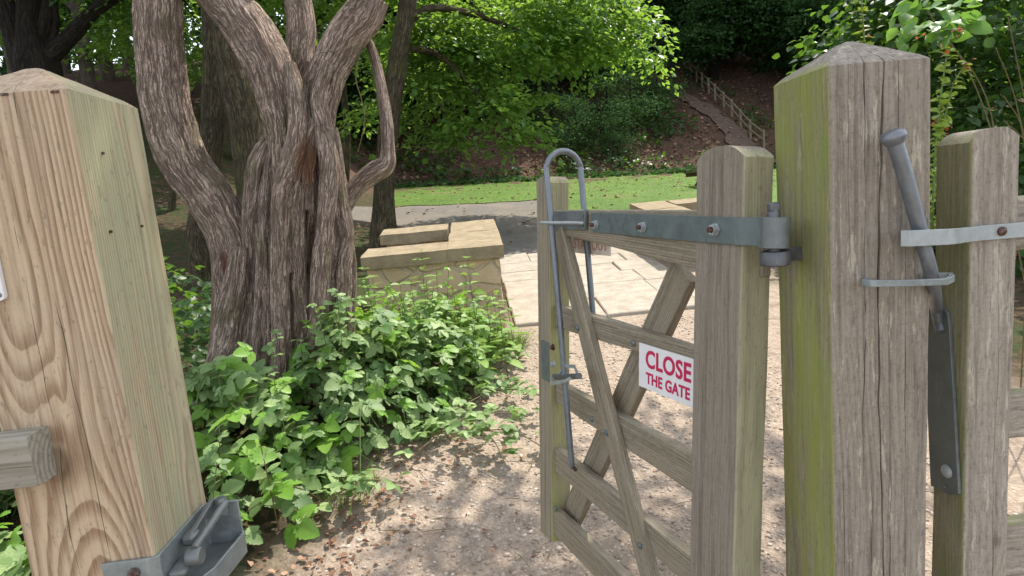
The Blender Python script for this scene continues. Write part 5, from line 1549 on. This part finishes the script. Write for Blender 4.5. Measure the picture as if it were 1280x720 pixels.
# green fringe at the foot of the bank
n = 2600
yy = 26.6 + rng.exponential(.8, n); xx = rng.uniform(-4, 20, n)
P = np.column_stack([xx, yy, gz(xx, yy) + .12])
Rm = rots(rng.normal(size=(n, 3)) * np.array([1, 1, .4]), np.array([0, 0, 1.]) + rng.normal(0, .5, (n, 3)))
tag(scatter('bank_ivy', LB2, P, Rm, rng.uniform(.10, .22, n), LEAF_DARK), 'ivy fringe along the foot of the brown bank', 'ivy', kind='stuff')
n = 12000
yy = rng.uniform(28, 41, n); xx = rng.uniform(-8, 16, n)
k_ = np.array([noise.noise(Vector((x * .45, y * .45, 7.))) > .03 for x, y in zip(xx, yy)]) & ~((xx > 12.3) & (xx < 14.8))
xx, yy = xx[k_], yy[k_]; n = len(xx)
P = np.column_stack([xx, yy, gz(xx, yy) + rng.uniform(.1, .5, n)])
Rm = rots(rng.normal(size=(n, 3)) * np.array([1, 1, .4]), np.array([0, -.4, 1.]) + rng.normal(0, .5, (n, 3)))
tag(scatter('bank_undergrowth', LB2, P, Rm, rng.uniform(.12, .3, n), LEAF_MID), 'patches of low green undergrowth on the brown bank', 'undergrowth', kind='stuff')
# litter on the bank
n = 5500
yy = rng.uniform(28, 42, n); xx = rng.uniform(-6, 22, n)
P = np.column_stack([xx, yy, gz(xx, yy) + .1])
Rm = rots(rng.normal(size=(n, 3)) * np.array([1, 1, .2]), np.array([0, -.3, 1.]) + rng.normal(0, .4, (n, 3)))
tag(scatter('bank_litter', LB2, P, Rm, rng.uniform(.08, .22, n), LEAF_DEAD), 'brown fallen leaves scattered over the bank', 'leaf litter', kind='stuff')

# ================================================================== GRAVEL, LITTER, TWIGS
ico = np.array([(0, 0, 1), (.894, 0, .447), (.276, .851, .447), (-.724, .526, .447), (-.724, -.526, .447), (.276, -.851, .447), (.724, .526, -.447), (-.276, .851, -.447), (-.894, 0, -.447), (-.276, -.851, -.447), (.724, -.526, -.447), (0, 0, -1)])
icf = np.array([(0, 1, 2), (0, 2, 3), (0, 3, 4), (0, 4, 5), (0, 5, 1), (1, 6, 2), (2, 7, 3), (3, 8, 4), (4, 9, 5), (5, 10, 1), (2, 6, 7), (3, 7, 8), (4, 8, 9), (5, 9, 10), (1, 10, 6), (11, 7, 6), (11, 8, 7), (11, 9, 8), (11, 10, 9), (11, 6, 10)])


def pebbles(n, x0, x1, y0, y1, smin, smax, seed):
    rg = np.random.default_rng(seed); xx = rg.uniform(x0, x1, n); yy = y0 + (y1 - y0) * rg.uniform(0, 1, n) ** 1.4
    ok = xx > -1.35 + .36 * yy - .05 + rg.normal(0, .12, n); xx, yy = xx[ok], yy[ok]; n = len(xx)
    s_ = smin + (smax - smin) * rg.uniform(0, 1, n) ** 3
    V = ico[None] * (1 + rg.normal(0, .14, (n, 12, 1))) * np.stack([s_ * rg.uniform(.8, 1.4, n), s_ * rg.uniform(.7, 1.1, n), s_ * rg.uniform(.4, .7, n)], -1)[:, None]
    a = rg.uniform(0, 6.28, n); c, s2 = np.cos(a), np.sin(a)
    X = V[..., 0] * c[:, None] - V[..., 1] * s2[:, None]; Y_ = V[..., 0] * s2[:, None] + V[..., 1] * c[:, None]
    zz = gz(xx, yy) + s_ * .1 + .012 * np.array([noise.noise(Vector((a_ * 1.7, b_ * 1.7, 0))) for a_, b_ in zip(xx, yy)])
    W = np.stack([X + xx[:, None], Y_ + yy[:, None], V[..., 2] + zz[:, None]], -1).reshape(-1, 3)
    return W, (icf[None] + (np.arange(n) * 12)[:, None, None]).reshape(-1, 3)


def pebmat():
    m, nt, out = newmat('gravel stones')
    rnd = nd(nt, 'ShaderNodeNewGeometry').outputs['Random Per Island']
    rp_ = nd(nt, 'ShaderNodeValToRGB', {0: rnd}); e = rp_.color_ramp.elements
    e[0].color = (.22, .17, .135, 1); e[1].color = (.60, .53, .45, 1); x = e.new(.5); x.color = (.37, .30, .245, 1); x = e.new(.8); x.color = (.42, .35, .30, 1)
    pbsdf(nt, out, rp_.outputs[0], .85, spec=.2)
    return m


W1, T1 = pebbles(21000, -.9, 1.9, 1.6, 4.6, .0022, .0115, 3)
tag(link('gravel', mesh_np('gravel', W1, T1, pebmat())), 'small loose stones pressed into the bare path', 'gravel', kind='stuff')
n = 3200
xx = rng.uniform(-1.1, .6, n); yy = rng.uniform(1.9, 3.6, n)
k_ = np.abs(xx - (-1.46 + .38 * yy)) < rng.exponential(.17, n) + .02
xx, yy = xx[k_], yy[k_]; n = len(xx)
P = np.column_stack([xx, yy, gz(xx, yy) + rng.uniform(.006, .02, n)])
Rm = rots(rng.normal(size=(n, 3)) * np.array([1, 1, .15]), np.array([0, 0, 1.]) + rng.normal(0, .35, (n, 3)))
tag(scatter('leaf_litter', LB2, P, Rm, rng.uniform(.008, .034, n), LEAF_DEAD), 'reddish brown fallen leaves along the edge of the brambles', 'leaf litter', kind='stuff')
n = 700
xx = rng.uniform(-4, 9, n); yy = rng.uniform(7.5, 24, n)
P = np.column_stack([xx, yy, gz(xx, yy) + .05])
Rm = rots(rng.normal(size=(n, 3)) * np.array([1, 1, .1]), np.array([0, 0, 1.]) + rng.normal(0, .3, (n, 3)))
tag(scatter('fallen_leaves', LB2, P, Rm, rng.uniform(.05, .11, n), LEAF_DEAD), 'dry leaves blown over the lane and the lawn', 'leaf litter', kind='stuff')
tm = MB()
for k in range(70):
    x = rng.uniform(-.9, .9); y = rng.uniform(1.95, 3.6)
    if x < -1.45 + .36 * y: continue
    a = rng.uniform(0, 6.28); l_ = rng.uniform(.03, .14)
    q = [Vector((x + math.cos(a) * l_ * t, y + math.sin(a) * l_ * t, g(x, y) + .008 + .004 * math.sin(t * 3))) for t in (0, .5, 1)]
    q[1].x += rng.normal(0, .006); tm.tube(q, [.0014, .0016, .0009], 5)
tag(tm.build('twigs', STEM), 'thin broken twigs lying on the path', 'twigs', kind='stuff')

# ================================================================== HILL FENCE AND PICNIC TABLE
fpx = [(955, 187), (938, 173), (926, 160), (915, 147), (905, 137), (894, 126), (886, 118), (878, 110), (871, 104), (864, 97), (857, 91)]
def hit(px, py):
    r = CR @ np.array([px - PX, -(py - PY), -F]); lo, hi = 24., 60.
    t = lo
    while t < hi:
        q = CC + r * (t / r[1])
        if q[2] < g(q[0], q[1]): return Vector(q)
        t += .1
    return None
fpts = [q for q in (hit(*p_) for p_ in fpx) if q is not None]
print('fence', [tuple(round(c, 1) for c in q) for q in fpts])
HF = empty('hill_fence', fpts[0], 'distant post and rail fence climbing the brown bank', 'fence')
hm = plain('pale fence timber', (.25, .21, .14), .85, .3, 20.)
hl = fpts
for i, q in enumerate(hl):
    m_ = MB().box(q.x - .05, q.x + .05, q.y - .05, q.y + .05, q.z - .3, q.z + .95, bev=.015)
    rel(m_, HF).build('post', hm, HF, smooth=0)
    if i:
        for z in (.42, .80):
            m_ = MB().bar([hl[i - 1] + Vector((0, -.08, z)), q + Vector((0, -.06, z))], .07, .04, (0, 0, 1))
            rel(m_, HF).build('rail', hm, HF, smooth=0)
PT0 = Vector((at(905, 225, 15.2).x, 15.2, 0)); PT0.z = g(PT0.x, PT0.y)
PT = empty('picnic_table', PT0, 'dark wooden picnic table on the lawn, mostly hidden by the gate stile', 'picnic table')
dk = plain('dark picnic timber', (.13, .09, .05), .8, .35, 25.)
pm_ = lambda nm, mb: mb.build(nm, dk, PT, smooth=0)
tt = MB()
for k in range(5): tt.box(-.8, .8, -.36 + k * .145, -.36 + k * .145 + .135, .70, .74, bev=.004)
pm_('table_top', tt)
for s_ in (-1, 1):
    b_ = MB()
    for k in range(2): b_.box(-.8, .8, s_ * .68 - .13 + k * .135, s_ * .68 - .13 + k * .135 + .125, .42, .46, bev=.004)
    pm_('bench_seat', b_)
for x in (-.6, .6):
    for s_ in (-1, 1):
        pm_('leg', MB().bar([(x, s_ * .62, -.02), (x, s_ * .16, .70)], .045, .10, (1, 0, 0)))
    pm_('cross_bar', MB().bar([(x + .05, -.80, .38), (x + .05, .80, .38)], .09, .045, (0, 0, 1)))
PT.rotation_euler.z = R(82)

# ================================================================== LIGHT
world = bpy.data.worlds.new('World'); scene.world = world; world.use_nodes = True
nt = world.node_tree; bg = nt.nodes['Background']
sky = nt.nodes.new('ShaderNodeTexSky'); sky.sky_type = 'NISHITA'; sky.sun_disc = False
sd = Vector((.46, .52, 1.12)).normalized()
sky.sun_elevation = math.asin(sd.z); sky.sun_rotation = math.atan2(sd.x, sd.y)
hs = nt.nodes.new('ShaderNodeHueSaturation'); hs.inputs['Saturation'].default_value = .36
nt.links.new(sky.outputs[0], hs.inputs['Color']); nt.links.new(hs.outputs[0], bg.inputs[0]); bg.inputs[1].default_value = .15
sl = bpy.data.lights.new('sun', 'SUN'); sl.energy = 2.6; sl.angle = R(.5); sl.color = (1, .93, .82)
so = bpy.data.objects.new('sun', sl); col.objects.link(so); so.rotation_euler = sd.to_track_quat('Z', 'Y').to_euler(); so.location = sd * 30
scene.view_settings.view_transform = 'Standard'; scene.view_settings.look = 'None'; scene.view_settings.gamma = 1
scene.view_settings.exposure = 1.5
scene.cycles.max_bounces = 8; scene.cycles.transparent_max_bounces = 8
